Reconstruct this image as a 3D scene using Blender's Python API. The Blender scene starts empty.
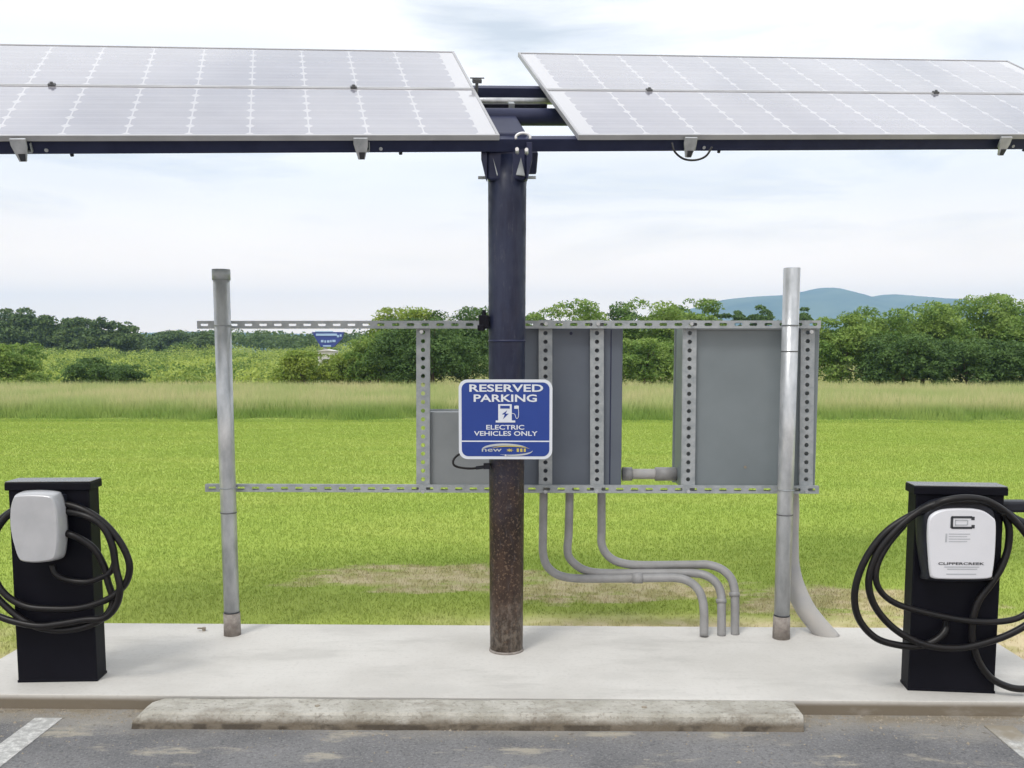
import bpy, math, random
import numpy as np
from mathutils import Vector, Matrix, noise as mnoise
from math import radians as RAD, pi

random.seed(7); rng = np.random.default_rng(11)
S = bpy.context.scene
COL = S.collection

# ------------------------------------------------------------------ camera
F = 950.0; H = 1.6
PIT = math.atan(93 / F); YAW = RAD(1.2)
cam_d = bpy.data.cameras.new('camera'); cam = bpy.data.objects.new('camera', cam_d); COL.objects.link(cam)
cam_d.sensor_fit = 'HORIZONTAL'; cam_d.sensor_width = 36; cam_d.lens = 36 * F / 1024
cam_d.shift_y = 61 / 1024
cam_d.clip_start = 0.05; cam_d.clip_end = 20000
cam.location = (0, 0, H); cam.rotation_euler = (pi / 2 - PIT, 0, YAW)
S.camera = cam

# ------------------------------------------------------------------ world / sun
SUN_EL, SUN_AZ = RAD(56), RAD(212)      # azimuth clockwise from +Y: light comes from behind-left of the camera
w = bpy.data.worlds.new('World'); S.world = w; w.use_nodes = True
nt = w.node_tree; nt.nodes.clear()
N = nt.nodes.new; L = nt.links.new
out = N('ShaderNodeOutputWorld'); bg = N('ShaderNodeBackground'); bg.inputs[1].default_value = 0.1
sky = N('ShaderNodeTexSky'); sky.sky_type = 'NISHITA'; sky.sun_disc = False
sky.sun_elevation = SUN_EL; sky.sun_rotation = SUN_AZ; sky.air_density = 1.0; sky.dust_density = 1.5
tc = N('ShaderNodeTexCoord'); sep = N('ShaderNodeSeparateXYZ'); L(tc.outputs['Generated'], sep.inputs[0])
mp = N('ShaderNodeMapping'); mp.inputs['Scale'].default_value = (1.6, 1.6, 9.0); mp.inputs['Location'].default_value = (0.35, 0.1, 0.4)
L(tc.outputs['Generated'], mp.inputs[0])
n1 = N('ShaderNodeTexNoise'); n1.inputs['Scale'].default_value = 1.9; n1.inputs['Detail'].default_value = 7; n1.inputs['Roughness'].default_value = 0.52; n1.inputs['Distortion'].default_value = 0.35
L(mp.outputs[0], n1.inputs['Vector'])
r1 = N('ShaderNodeValToRGB'); r1.color_ramp.elements[0].position = 0.30; r1.color_ramp.elements[1].position = 0.50
L(n1.outputs[0], r1.inputs[0])
# cloud brightness: overcast deck, brighter to the zenith, with soft grey modelling
el = N('ShaderNodeMapRange'); el.inputs[1].default_value = 0.05; el.inputs[2].default_value = 0.8; el.inputs[3].default_value = 10.7; el.inputs[4].default_value = 14.6
L(sep.outputs[2], el.inputs[0])
mp2 = N('ShaderNodeMapping'); mp2.inputs['Scale'].default_value = (2.0, 2.0, 12.0); mp2.inputs['Location'].default_value = (3.1, 1.7, 0.2)
L(tc.outputs['Generated'], mp2.inputs[0])
n2 = N('ShaderNodeTexNoise'); n2.inputs['Scale'].default_value = 1.3; n2.inputs['Detail'].default_value = 5
L(mp2.outputs[0], n2.inputs['Vector'])
mr2 = N('ShaderNodeMapRange'); mr2.inputs[1].default_value = 0.3; mr2.inputs[2].default_value = 0.7; mr2.inputs[3].default_value = 0.92; mr2.inputs[4].default_value = 1.08
L(n2.outputs[0], mr2.inputs[0])
mul = N('ShaderNodeMath'); mul.operation = 'MULTIPLY'; L(el.outputs[0], mul.inputs[0]); L(mr2.outputs[0], mul.inputs[1])
cc = N('ShaderNodeVectorMath'); cc.operation = 'SCALE'; cc.inputs[0].default_value = (0.99, 0.995, 1.01); L(mul.outputs[0], cc.inputs['Scale'])
# open sky between the clouds: the Nishita blue seen through thin veil
vb = N('ShaderNodeMix'); vb.data_type = 'RGBA'; vb.inputs[0].default_value = 0.30; vb.inputs[6].default_value = (9.8, 10.3, 10.8, 1); L(sky.outputs[0], vb.inputs[7])
mx = N('ShaderNodeMix'); mx.data_type = 'RGBA'; mx.clamp_result = False
L(r1.outputs[0], mx.inputs[0]); L(vb.outputs[2], mx.inputs[6]); L(cc.outputs[0], mx.inputs[7])
hzr = N('ShaderNodeMapRange'); hzr.interpolation_type = 'SMOOTHSTEP'
for i_, q_ in enumerate((-0.02, 0.19, 1.0, 0.0)): hzr.inputs[i_ + 1].default_value = q_
L(sep.outputs[2], hzr.inputs[0])
hx = N('ShaderNodeMix'); hx.data_type = 'RGBA'; hx.clamp_result = False; hx.inputs[7].default_value = (24.0, 18.6, 13.4, 1)
L(hzr.outputs[0], hx.inputs[0]); L(mx.outputs[2], hx.inputs[6]); L(hx.outputs[2], bg.inputs[0]); L(bg.outputs[0], out.inputs[0])

sd = bpy.data.lights.new('sun', 'SUN'); sd.energy = 1.75; sd.angle = RAD(14); sd.color = (1.0, 0.96, 0.9)
sun = bpy.data.objects.new('sun', sd); COL.objects.link(sun)
dirv = Vector((math.sin(SUN_AZ) * math.cos(SUN_EL), math.cos(SUN_AZ) * math.cos(SUN_EL), math.sin(SUN_EL)))
sun.rotation_euler = dirv.to_track_quat('Z', 'Y').to_euler(); sun.location = (0, 0, 30)
S.view_settings.view_transform = 'Standard'; S.view_settings.look = 'None'
S.view_settings.exposure = 0.0; S.view_settings.gamma = 1.0; S.view_settings.use_curve_mapping = False
S.cycles.max_bounces = 8; S.cycles.transparent_max_bounces = 8; S.cycles.volume_bounces = 1

# ------------------------------------------------------------------ where things stand (measured sight lines)
fw = np.array([0, math.cos(PIT), -math.sin(PIT)]); up_ = np.array([0, math.sin(PIT), math.cos(PIT)]); rt = np.array([1., 0, 0])
c_, s_ = math.cos(YAW), math.sin(YAW); Zr = np.array([[c_, -s_, 0], [s_, c_, 0], [0, 0, 1]])
fw, up_, rt = Zr @ fw, Zr @ up_, Zr @ rt
def ray(px, py): return rt * (px - 512) / F + up_ * (445 - py) / F + fw
def G(px, py, z=0.0):
    r = ray(px, py); return np.array([0, 0, H]) + r * (z - H) / r[2]
def PY(px, py, Y):
    r = ray(px, py); return np.array([0, 0, H]) + r * Y / r[1]

# ------------------------------------------------------------------ materials
def mat(name, col, rough=0.6, metal=0.0, col2=None, nscale=6.0, bump=0.0, bscale=None, lo=0.35, hi=0.65, stretch=(1, 1, 1), detail=6, spec=0.5, coat=0.0):
    m = bpy.data.materials.new(name); m.use_nodes = True
    t = m.node_tree; b = t.nodes['Principled BSDF']
    b.inputs['Roughness'].default_value = rough; b.inputs['Metallic'].default_value = metal
    b.inputs['Specular IOR Level'].default_value = spec; b.inputs['Coat Weight'].default_value = coat
    b.inputs['Base Color'].default_value = (*col, 1)
    g = t.nodes.new('ShaderNodeNewGeometry')
    mpn = t.nodes.new('ShaderNodeMapping'); mpn.inputs['Scale'].default_value = stretch
    t.links.new(g.outputs['Position'], mpn.inputs[0])
    if col2 is not None:
        n = t.nodes.new('ShaderNodeTexNoise'); n.inputs['Scale'].default_value = nscale; n.inputs['Detail'].default_value = detail; n.inputs['Roughness'].default_value = 0.6
        t.links.new(mpn.outputs[0], n.inputs['Vector'])
        mr = t.nodes.new('ShaderNodeMapRange'); mr.inputs[1].default_value = lo; mr.inputs[2].default_value = hi
        t.links.new(n.outputs[0], mr.inputs[0])
        x = t.nodes.new('ShaderNodeMix'); x.data_type = 'RGBA'; x.inputs[6].default_value = (*col, 1); x.inputs[7].default_value = (*col2, 1)
        t.links.new(mr.outputs[0], x.inputs[0]); t.links.new(x.outputs[2], b.inputs['Base Color'])
    if bump:
        n = t.nodes.new('ShaderNodeTexNoise'); n.inputs['Scale'].default_value = bscale or nscale * 4; n.inputs['Detail'].default_value = 5
        t.links.new(mpn.outputs[0], n.inputs['Vector'])
        bn = t.nodes.new('ShaderNodeBump'); bn.inputs['Strength'].default_value = bump; bn.inputs['Distance'].default_value = 0.01
        t.links.new(n.outputs[0], bn.inputs['Height']); t.links.new(bn.outputs[0], b.inputs['Normal'])
    return m

class NG:
    """small node helper for the richer ground materials"""
    def __init__(s, m): s.t = m.node_tree; s.g = s.n('ShaderNodeNewGeometry'); s.p = s.g.outputs['Position']
    def n(s, k): return s.t.nodes.new(k)
    def l(s, a, b): s.t.links.new(a, b)
    def noise(s, scale, stretch=(1, 1, 1), detail=5, rough=0.55, off=(0, 0, 0)):
        mpn = s.n('ShaderNodeMapping'); mpn.inputs['Scale'].default_value = stretch; mpn.inputs['Location'].default_value = off; s.l(s.p, mpn.inputs[0])
        n = s.n('ShaderNodeTexNoise'); n.inputs['Scale'].default_value = scale; n.inputs['Detail'].default_value = detail; n.inputs['Roughness'].default_value = rough
        s.l(mpn.outputs[0], n.inputs['Vector']); return n.outputs[0]
    def rng(s, v, a, b, c=0.0, d=1.0):
        m = s.n('ShaderNodeMapRange'); m.interpolation_type = 'SMOOTHSTEP'
        for i, q in enumerate((a, b, c, d)): m.inputs[i + 1].default_value = q
        s.l(v, m.inputs[0]); return m.outputs[0]
    def mix(s, f, a, b):
        x = s.n('ShaderNodeMix'); x.data_type = 'RGBA'
        if isinstance(f, float): x.inputs[0].default_value = f
        else: s.l(f, x.inputs[0])
        for i, c in ((6, a), (7, b)):
            if isinstance(c, tuple): x.inputs[i].default_value = (*c, 1)
            else: s.l(c, x.inputs[i])
        return x.outputs[2]
    def m(s, op, a, b=None):
        x = s.n('ShaderNodeMath'); x.operation = op
        for i, c in ((0, a), (1, b)):
            if c is None: continue
            if isinstance(c, (int, float)): x.inputs[i].default_value = c
            else: s.l(c, x.inputs[i])
        return x.outputs[0]
    def xyz(s):
        x = s.n('ShaderNodeSeparateXYZ'); s.l(s.p, x.inputs[0]); return x.outputs

def newmat(name, rough=0.9, spec=0.3):
    m = bpy.data.materials.new(name); m.use_nodes = True
    b = m.node_tree.nodes['Principled BSDF']; b.inputs['Roughness'].default_value = rough; b.inputs['Specular IOR Level'].default_value = spec
    return m, NG(m), b

GREEN_A, GREEN_B, GREEN_C = (0.36, 0.475, 0.082), (0.31, 0.425, 0.072), (0.41, 0.505, 0.10)
STRAW_A, STRAW_B = (0.68, 0.56, 0.37), (0.50, 0.43, 0.22)
def lawn_color(g):
    X, Y, Z = g.xyz()
    a = g.rng(g.noise(0.5, (1, 1.6, 1)), 0.35, 0.65)
    b = g.rng(g.noise(9, (1, 1, 1)), 0.38, 0.66)
    base = g.mix(a, GREEN_A, GREEN_C); base = g.mix(g.m('MULTIPLY', b, 0.45), base, GREEN_B)
    streak = g.rng(g.noise(1.1, (0.22, 1.5, 1), 4, 0.5, (5, 2, 0)), 0.42, 0.62)
    base = g.mix(g.m('MULTIPLY', streak, 0.45), base, GREEN_B)
    base = g.mix(g.rng(Y, 7.0, 5.6, 0.0, 0.4), base, (0.33, 0.36, 0.09))
    # worn straw patches and bare soil just behind the slab
    pn = g.m('MULTIPLY', g.m('SUBTRACT', g.noise(1.9, (0.8, 2.2, 1), 7, 0.72, (2.3, 0.55, 0)), 0.5), 5.5)
    msk = None
    for cx, cy, rx, ry in ((-0.75, 6.75, 0.95, 0.42), (0.65, 6.45, 0.95, 0.42), (2.1, 6.1, 0.8, 0.5)):
        dx = g.m('DIVIDE', g.m('SUBTRACT', X, cx), rx); dy = g.m('DIVIDE', g.m('SUBTRACT', Y, cy), ry)
        e = g.m('SUBTRACT', 0.75, g.m('ADD', g.m('MULTIPLY', dx, dx), g.m('MULTIPLY', dy, dy)))
        msk = e if msk is None else g.m('MAXIMUM', msk, e)
    msk = g.m('MULTIPLY', g.rng(g.m('ADD', g.m('MAXIMUM', msk, -2.0), pn), -0.45, 0.45), 0.9)
    strip = g.m('MULTIPLY', g.rng(Y, 5.50, 5.95, 1.0, 0.0), g.rng(g.m('ADD', X, g.m('MULTIPLY', g.noise(2.0), 1.5)), -0.2, 1.0))
    side = g.m('MULTIPLY', g.rng(g.m('ABSOLUTE', g.m('SUBTRACT', X, -0.11)), 2.62, 2.72), g.rng(g.m('ADD', Y, g.m('MULTIPLY', g.noise(3.0), 1.2)), 5.3, 6.3, 1.0, 0.0))
    msk = g.m('MAXIMUM', g.m('MAXIMUM', msk, strip), g.m('MULTIPLY', side, 0.8))
    far = g.m('MULTIPLY', g.rng(Y, 9.0, 12.0, 1.0, 0.0), msk)
    st = g.mix(g.rng(g.noise(7), 0.4, 0.6), STRAW_A, STRAW_B)
    return g.mix(far, base, st), Y

def m_lawn():
    m, g, b = newmat('lawn_ground', 0.95, 0.1)
    c, Y = lawn_color(g); c = g.mix(0.22, c, (0.14, 0.17, 0.05))  # ground colour darkened to stand for the self-shadow between grass blades
    mead = g.mix(g.rng(g.noise(0.3), 0.4, 0.6), (0.17, 0.19, 0.05), (0.26, 0.25, 0.09))
    far = g.mix(g.rng(g.noise(0.01), 0.4, 0.6), (0.09, 0.15, 0.03), (0.14, 0.2, 0.05))
    c = g.mix(g.rng(Y, 22.8, 24.0), c, mead); c = g.mix(g.rng(Y, 60, 200), c, far)
    g.l(c, b.inputs['Base Color'])
    bn = g.n('ShaderNodeBump'); bn.inputs['Strength'].default_value = 0.2; bn.inputs['Distance'].default_value = 0.02
    g.l(g.noise(14, (1, 1, 1), 6, 0.7), bn.inputs['Height']); g.l(bn.outputs[0], b.inputs['Normal'])
    return m
def leafish(name, colfn, trans=0.35, rough=0.7, upn=0.0):
    m, g, b = newmat(name, rough, 0.25)
    c = colfn(g); g.l(c, b.inputs['Base Color'])
    tr = g.n('ShaderNodeBsdfTranslucent'); g.l(c, tr.inputs[0])
    if upn:
        vm = g.n('ShaderNodeMix'); vm.data_type = 'VECTOR'; vm.inputs[0].default_value = upn; vm.inputs[5].default_value = (0, 0, 1)
        g.l(g.g.outputs['Normal'], vm.inputs[4]); nm = g.n('ShaderNodeVectorMath'); nm.operation = 'NORMALIZE'; g.l(vm.outputs[1], nm.inputs[0])
        g.l(nm.outputs[0], b.inputs['Normal'])
    ms = g.n('ShaderNodeMixShader'); ms.inputs[0].default_value = trans
    g.l(b.outputs[0], ms.inputs[1]); g.l(tr.outputs[0], ms.inputs[2])
    g.l(ms.outputs[0], g.t.nodes['Material Output'].inputs[0]); return m
def tall_color(g):
    X, Y, Z = g.xyz()
    lo = g.mix(g.rng(g.noise(0.6), 0.4, 0.6), (0.19, 0.30, 0.055), (0.27, 0.37, 0.085))
    hi = g.mix(g.rng(g.noise(0.35), 0.38, 0.62), (0.56, 0.53, 0.26), (0.40, 0.47, 0.17))
    return g.mix(g.rng(Z, 0.08, 0.42), lo, hi)
def leaf_color(a, b_, c3, sc=1.3):
    def f(g):
        x = g.mix(g.rng(g.noise(sc, (1, 1, 1.7), 4), 0.42, 0.58), a, b_)
        return g.mix(g.m('MULTIPLY', g.rng(g.noise(sc * 7, (1, 1, 1), 2), 0.5, 0.7), 0.7), x, c3)
    return f

M = {}
M['lawn'] = m_lawn()
M['grass'] = leafish('lawn_blades', lambda g: lawn_color(g)[0], 0.5, upn=0.6)
M['tall'] = leafish('meadow_blades', tall_color, 0.4, upn=0.4)
M['leaf_mid'] = leafish('leaf_mid_green', leaf_color((0.13, 0.23, 0.045), (0.25, 0.36, 0.08), (0.35, 0.46, 0.14), 0.8))
M['leaf_dark'] = leafish('leaf_dark_green', leaf_color((0.068, 0.13, 0.035), (0.11, 0.19, 0.05), (0.175, 0.265, 0.08)), 0.3)
M['leaf_bright'] = leafish('leaf_yellow_green', leaf_color((0.20, 0.29, 0.045), (0.30, 0.38, 0.07), (0.38, 0.45, 0.12)))
M['leaf_thick'] = leafish('leaf_thicket', leaf_color((0.12, 0.21, 0.045), (0.41, 0.50, 0.11), (0.50, 0.56, 0.17), 0.38))
M['leaf_far'] = leafish('leaf_far', leaf_color((0.085, 0.14, 0.045), (0.125, 0.19, 0.06), (0.175, 0.24, 0.085), 0.25), 0.2)
M['bark'] = mat('bark', (0.09, 0.065, 0.045), 0.9, col2=(0.16, 0.12, 0.09), nscale=8, bump=0.5)
M['hill'] = mat('forest_hill', (0.04, 0.075, 0.055), 0.95, col2=(0.12, 0.16, 0.10), nscale=0.008, spec=0.0)

def m_concrete():
    m, g, b = newmat('slab_concrete', 0.85, 0.3)
    c = g.mix(g.rng(g.noise(0.9, (1, 1, 1), 6, 0.6), 0.35, 0.65), (0.575, 0.56, 0.53), (0.49, 0.475, 0.445))
    c = g.mix(g.m('MULTIPLY', g.rng(g.noise(45, (1, 1, 1), 3), 0.5, 0.75), 0.35), c, (0.40, 0.385, 0.36))
    c = g.mix(g.m('MULTIPLY', g.rng(g.noise(2.7, (0.5, 1.6, 1), 7, 0.7, (4, 2, 0)), 0.50, 0.72), 0.5), c, (0.38, 0.37, 0.345))
    c = g.mix(g.m('MULTIPLY', g.rng(g.noise(0.8, (1, 2.2, 1), 4, 0.5, (1.7, 5.1, 0)), 0.54, 0.60), 0.28), c, (0.42, 0.41, 0.385))
    X, Y, Z = g.xyz()
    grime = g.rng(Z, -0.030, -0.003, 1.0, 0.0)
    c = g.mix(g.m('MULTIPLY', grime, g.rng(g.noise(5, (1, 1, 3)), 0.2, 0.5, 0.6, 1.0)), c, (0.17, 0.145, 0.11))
    g.l(c, b.inputs['Base Color'])
    bn = g.n('ShaderNodeBump'); bn.inputs['Strength'].default_value = 0.25; bn.inputs['Distance'].default_value = 0.004
    g.l(g.noise(60, (1, 1, 1), 5), bn.inputs['Height']); g.l(bn.outputs[0], b.inputs['Normal']); return m
def m_stop():
    m, g, b = newmat('wheel_stop_concrete', 0.95, 0.2)
    X, Y, Z = g.xyz()
    c = g.mix(g.rng(g.noise(4, (1, 1, 1), 7, 0.65), 0.36, 0.62), (0.50, 0.485, 0.44), (0.37, 0.355, 0.31))
    c = g.mix(g.m('MULTIPLY', g.rng(g.noise(38, (1, 1, 1), 4, 0.7), 0.52, 0.66), 0.5), c, (0.18, 0.16, 0.13))
    c = g.mix(g.m('MULTIPLY', g.rng(g.noise(6, (0.5, 1, 1), 7, 0.75, (3, 1, 2)), 0.48, 0.68), 0.55), c, (0.20, 0.175, 0.14))
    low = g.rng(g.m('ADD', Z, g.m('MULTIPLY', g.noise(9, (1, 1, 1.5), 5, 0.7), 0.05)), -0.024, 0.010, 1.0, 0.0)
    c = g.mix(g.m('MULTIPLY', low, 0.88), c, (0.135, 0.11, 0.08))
    c = g.mix(g.m('MULTIPLY', g.m('MULTIPLY', g.rng(Z, -0.052, -0.040, 1.0, 0.0), g.rng(g.noise(7, (1, 1, 1), 5), 0.47, 0.58)), 0.7), c, (0.05, 0.042, 0.034))  # broken dark line painted along the base for the shadow gap
    g.l(c, b.inputs['Base Color'])
    bn = g.n('ShaderNodeBump'); bn.inputs['Strength'].default_value = 0.9; bn.inputs['Distance'].default_value = 0.012
    g.l(g.noise(45, (1, 1, 1), 6, 0.7), bn.inputs['Height']); g.l(bn.outputs[0], b.inputs['Normal']); return m
def m_asphalt():
    m, g, b = newmat('asphalt', 0.9, 0.3)
    X, Y, Z = g.xyz()
    c = g.mix(g.rng(g.noise(1.6, (1, 1, 1), 6), 0.35, 0.65), (0.205, 0.204, 0.208), (0.135, 0.136, 0.142))
    c = g.mix(g.m('MULTIPLY', g.rng(g.noise(110, (1, 1, 1), 3, 0.7), 0.48, 0.70), 0.55), c, (0.33, 0.325, 0.32))
    c = g.mix(g.m('MULTIPLY', g.rng(g.noise(60, (1, 1, 1), 3, 0.7, (3, 3, 0)), 0.50, 0.68), 0.5), c, (0.06, 0.06, 0.063))
    # sand and grit drifted against the kerb and round the wheel stop
    yy = g.m('ADD', Y, g.m('MULTIPLY', g.m('SUBTRACT', g.noise(2.3, (0.6, 1, 1), 6, 0.65), 0.5), 0.55))
    dr = g.rng(yy, 3.93, 4.17)
    c = g.mix(g.m('MULTIPLY', dr, 0.65), c, (0.33, 0.312, 0.275))
    dr2 = g.m('MULTIPLY', g.rng(Y, 4.12, 4.26), g.rng(g.noise(12, (0.5, 1, 1), 6, 0.7), 0.35, 0.6))
    c = g.mix(g.m('MULTIPLY', dr2, 0.85), c, (0.24, 0.20, 0.14))
    c = g.mix(g.m('MULTIPLY', g.m('MULTIPLY', dr, g.rng(g.noise(22, (1, 1, 1), 5, 0.7, (7, 1, 0)), 0.57, 0.68)), 0.7), c, (0.10, 0.075, 0.05))
    sp = g.m('MULTIPLY', g.rng(g.noise(2.2, (1, 2.6, 1), 6, 0.7, (1.2, 4.4, 0)), 0.54, 0.66), g.rng(Y, 3.5, 3.8))
    c = g.mix(g.m('MULTIPLY', sp, 0.7), c, (0.42, 0.385, 0.31))
    g.l(c, b.inputs['Base Color'])
    bn = g.n('ShaderNodeBump'); bn.inputs['Strength'].default_value = 0.9; bn.inputs['Distance'].default_value = 0.008
    g.l(g.noise(120, (1, 1, 1), 4, 0.7), bn.inputs['Height']); g.l(bn.outputs[0], b.inputs['Normal']); return m
def m_paint():
    m, g, b = newmat('worn_line_paint', 0.8, 0.3)
    X, Y, Z = g.xyz()
    c = g.mix(g.rng(g.noise(30, (1, 1, 1), 6, 0.75), 0.30, 0.60), (0.64, 0.64, 0.62), (0.34, 0.34, 0.33))
    # the right-hand line is worn away towards the kerb
    worn = g.m('MULTIPLY', g.rng(X, 0, 1), g.rng(g.m('ADD', Y, g.m('MULTIPLY', g.noise(14, (1, 1, 1), 5), 0.5)), 4.05, 4.4))
    c = g.mix(worn, c, (0.25, 0.22, 0.17))
    g.l(c, b.inputs['Base Color']); return m
def m_pole():
    m, g, b = newmat('painted_steel_pole', 0.42, 0.3)
    X, Y, Z = g.xyz()
    top = g.mix(g.rng(g.noise(6, (1.5, 1.5, 0.35), 6, 0.65), 0.35, 0.68), (0.010, 0.013, 0.034), (0.026, 0.033, 0.066))
    low = g.mix(g.rng(g.noise(9, (1.3, 1.3, 0.5), 7, 0.7), 0.35, 0.65), (0.014, 0.009, 0.008), (0.050, 0.030, 0.021))
    f = g.rng(g.m('ADD', Z, g.m('MULTIPLY', g.noise(5), 0.5)), 0.95, 1.5, 1.0, 0.0)
    c = g.mix(f, top, low)
    mud = g.m('MULTIPLY', g.rng(g.m('ADD', Z, g.m('MULTIPLY', g.noise(14, (1, 1, .6), 5, .7), 0.5)), 0.28, 0.62, 1.0, 0.0), g.rng(g.noise(40, (1, 1, .6), 4, 0.7), 0.4, 0.62, .2, 1.0))
    c = g.mix(g.m('MULTIPLY', mud, 0.75), c, (0.25, 0.22, 0.185))
    c = g.mix(g.m('MULTIPLY', g.rng(g.noise(16, (1.6, 1.6, .35), 7, 0.75, (1, 2, 3)), 0.56, 0.68), 0.35), c, (0.10, 0.10, 0.12))
    c = g.mix(g.m('MULTIPLY', g.m('MULTIPLY', f, g.rng(g.noise(70, (1, 1, 1), 3, 0.7), 0.54, 0.66)), 0.5), c, (0.22, 0.15, 0.10))
    g.l(c, b.inputs['Base Color'])
    g.l(g.rng(g.noise(12), 0.3, 0.7, 0.33, 0.6), b.inputs['Roughness'])
    bn = g.n('ShaderNodeBump'); bn.inputs['Strength'].default_value = 0.2; bn.inputs['Distance'].default_value = 0.006
    g.l(g.noise(25, (1, 1, .5), 5), bn.inputs['Height']); g.l(bn.outputs[0], b.inputs['Normal']); return m
def m_cells():
    m, g, b = newmat('solar_cells', 0.14, 0.5)
    uv = g.n('ShaderNodeUVMap'); sx = g.n('ShaderNodeSeparateXYZ'); g.l(uv.outputs[0], sx.inputs[0])
    U, V = sx.outputs[0], sx.outputs[1]
    du = g.m('ABSOLUTE', g.m('SUBTRACT', U, g.m('ROUND', U))); dv = g.m('ABSOLUTE', g.m('SUBTRACT', V, g.m('ROUND', V)))
    diam = g.m('LESS_THAN', g.m('ADD', g.m('DIVIDE', du, 0.085), g.m('DIVIDE', dv, 0.24)), 1.0)
    gapu = g.m('LESS_THAN', du, 0.013); gapv = g.m('LESS_THAN', dv, 0.012)
    edge = g.m('MAXIMUM', g.m('MAXIMUM', g.m('LESS_THAN', U, 0.0), g.m('GREATER_THAN', U, 12.0)), g.m('MAXIMUM', g.m('LESS_THAN', V, 0.0), g.m('GREATER_THAN', V, 6.0)))
    wht = g.m('MAXIMUM', g.m('MAXIMUM', diam, gapu), g.m('MAXIMUM', gapv, edge))
    bus = g.m('LESS_THAN', g.m('ABSOLUTE', g.m('SUBTRACT', g.m('FRACT', g.m('MULTIPLY', V, 3.0)), 0.5)), 0.035)
    cell = g.mix(g.rng(g.noise(1.5), 0.35, 0.65), (0.08, 0.08, 0.135), (0.10, 0.096, 0.14))
    cell = g.mix(g.m('MULTIPLY', bus, 0.5), cell, (0.35, 0.35, 0.36))
    c = g.mix(wht, cell, (0.37, 0.37, 0.40))
    # pale film mixed into the colour, standing for sky reflected in the glass
    sky_sheen = g.rng(g.noise(3.0, (0.6, 1, 1), 6, 0.65), 0.3, 0.7, 0.30, 0.42)
    c = g.mix(sky_sheen, c, (0.44, 0.45, 0.485))
    g.l(c, b.inputs['Base Color']); b.inputs['Coat Weight'].default_value = 1.0; b.inputs['Coat Roughness'].default_value = 0.06; b.inputs['Coat IOR'].default_value = 1.38
    return m
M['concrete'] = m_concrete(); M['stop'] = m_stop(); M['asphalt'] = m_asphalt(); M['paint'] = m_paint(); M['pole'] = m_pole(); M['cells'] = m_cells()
M['navy'] = mat('dark_painted_steel', (0.013, 0.017, 0.050), 0.45, col2=(0.022, 0.027, 0.066), nscale=7, spec=0.3)
M['galv'] = mat('galvanised_steel', (0.54, 0.56, 0.58), 0.34, 0.35, col2=(0.36, 0.38, 0.40), nscale=16, stretch=(1, 1, 0.4), bump=0.12, bscale=60)
M['galv_dull'] = mat('dull_galvanised_channel', (0.37, 0.395, 0.41), 0.6, 0.3, col2=(0.27, 0.295, 0.31), nscale=22, bump=0.1, bscale=80)
M['galv_dark'] = mat('weathered_clamp', (0.14, 0.145, 0.15), 0.6, 0.2, col2=(0.09, 0.092, 0.095), nscale=30)
M['alu'] = mat('aluminium_frame', (0.44, 0.445, 0.46), 0.45, 0.4, col2=(0.36, 0.365, 0.38), nscale=5)
M['alu_light'] = mat('light_aluminium', (0.72, 0.72, 0.73), 0.4, 0.3)
M['cab_blue'] = mat('blue_grey_enclosure_paint', (0.105, 0.125, 0.155), 0.5, col2=(0.082, 0.098, 0.128), nscale=2.5, detail=4, lo=0.3, hi=0.7)
M['cab_grey'] = mat('grey_enclosure_paint', (0.185, 0.215, 0.23), 0.5, col2=(0.148, 0.175, 0.188), nscale=2.2, detail=4, lo=0.3, hi=0.7)
M['cab_light'] = mat('light_grey_enclosure_paint', (0.225, 0.245, 0.255), 0.5, col2=(0.19, 0.208, 0.218), nscale=3, detail=4)
M['pvc'] = mat('grey_conduit', (0.285, 0.285, 0.29), 0.5, col2=(0.225, 0.225, 0.225), nscale=10)
M['pvc_dusty'] = mat('dusty_grey_conduit', (0.33, 0.33, 0.335), 0.6, col2=(0.40, 0.385, 0.365), nscale=6)
M['black'] = mat('black_powder_coat', (0.0025, 0.0025, 0.0060), 0.55, col2=(0.004, 0.004, 0.008), nscale=5, bump=0.05, bscale=120, spec=0.14)
M['black_top'] = mat('black_powder_coat_cap', (0.05, 0.05, 0.05), 0.25, col2=(0.09, 0.088, 0.085), nscale=9, spec=0.9)
M['rubber'] = mat('black_cable_jacket', (0.0045, 0.0045, 0.0055), 0.40, col2=(0.009, 0.0075, 0.0075), nscale=25, spec=0.3)
M['dark_plastic'] = mat('dark_plastic', (0.010, 0.011, 0.017), 0.45, col2=(0.016, 0.018, 0.026), nscale=20, spec=0.3)
M['silver'] = mat('silver_plastic', (0.46, 0.47, 0.49), 0.35, 0.1, col2=(0.40, 0.41, 0.43), nscale=9, coat=0.3)
M['white'] = mat('white_faceplate', (0.66, 0.67, 0.71), 0.35, col2=(0.62, 0.63, 0.67), nscale=4)
M['print_dark'] = mat('dark_print', (0.03, 0.033, 0.04), 0.5)
M['print_grey'] = mat('grey_print', (0.40, 0.42, 0.45), 0.5)
M['sign_blue'] = mat('sign_blue_sheeting', (0.006, 0.036, 0.23), 0.4, col2=(0.008, 0.042, 0.25), nscale=4)
M['sign_white'] = mat('sign_white_sheeting', (0.62, 0.66, 0.72), 0.4)
M['logo_silver'] = mat('logo_silver', (0.42, 0.45, 0.47), 0.4)
M['logo_gold'] = mat('logo_gold', (0.50, 0.42, 0.10), 0.4)
M['muddy'] = mat('mud_stained_concrete', (0.30, 0.275, 0.25), 0.9, col2=(0.19, 0.165, 0.15), nscale=22, bump=0.6, bscale=50)
M['far_blue'] = mat('faded_blue_panel', (0.03, 0.055, 0.26), 0.5)
M['far_light'] = mat('pale_blue_panel', (0.35, 0.50, 0.72), 0.5)
M['shed_white'] = mat('white_shed_board', (0.62, 0.60, 0.58), 0.7)
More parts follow.
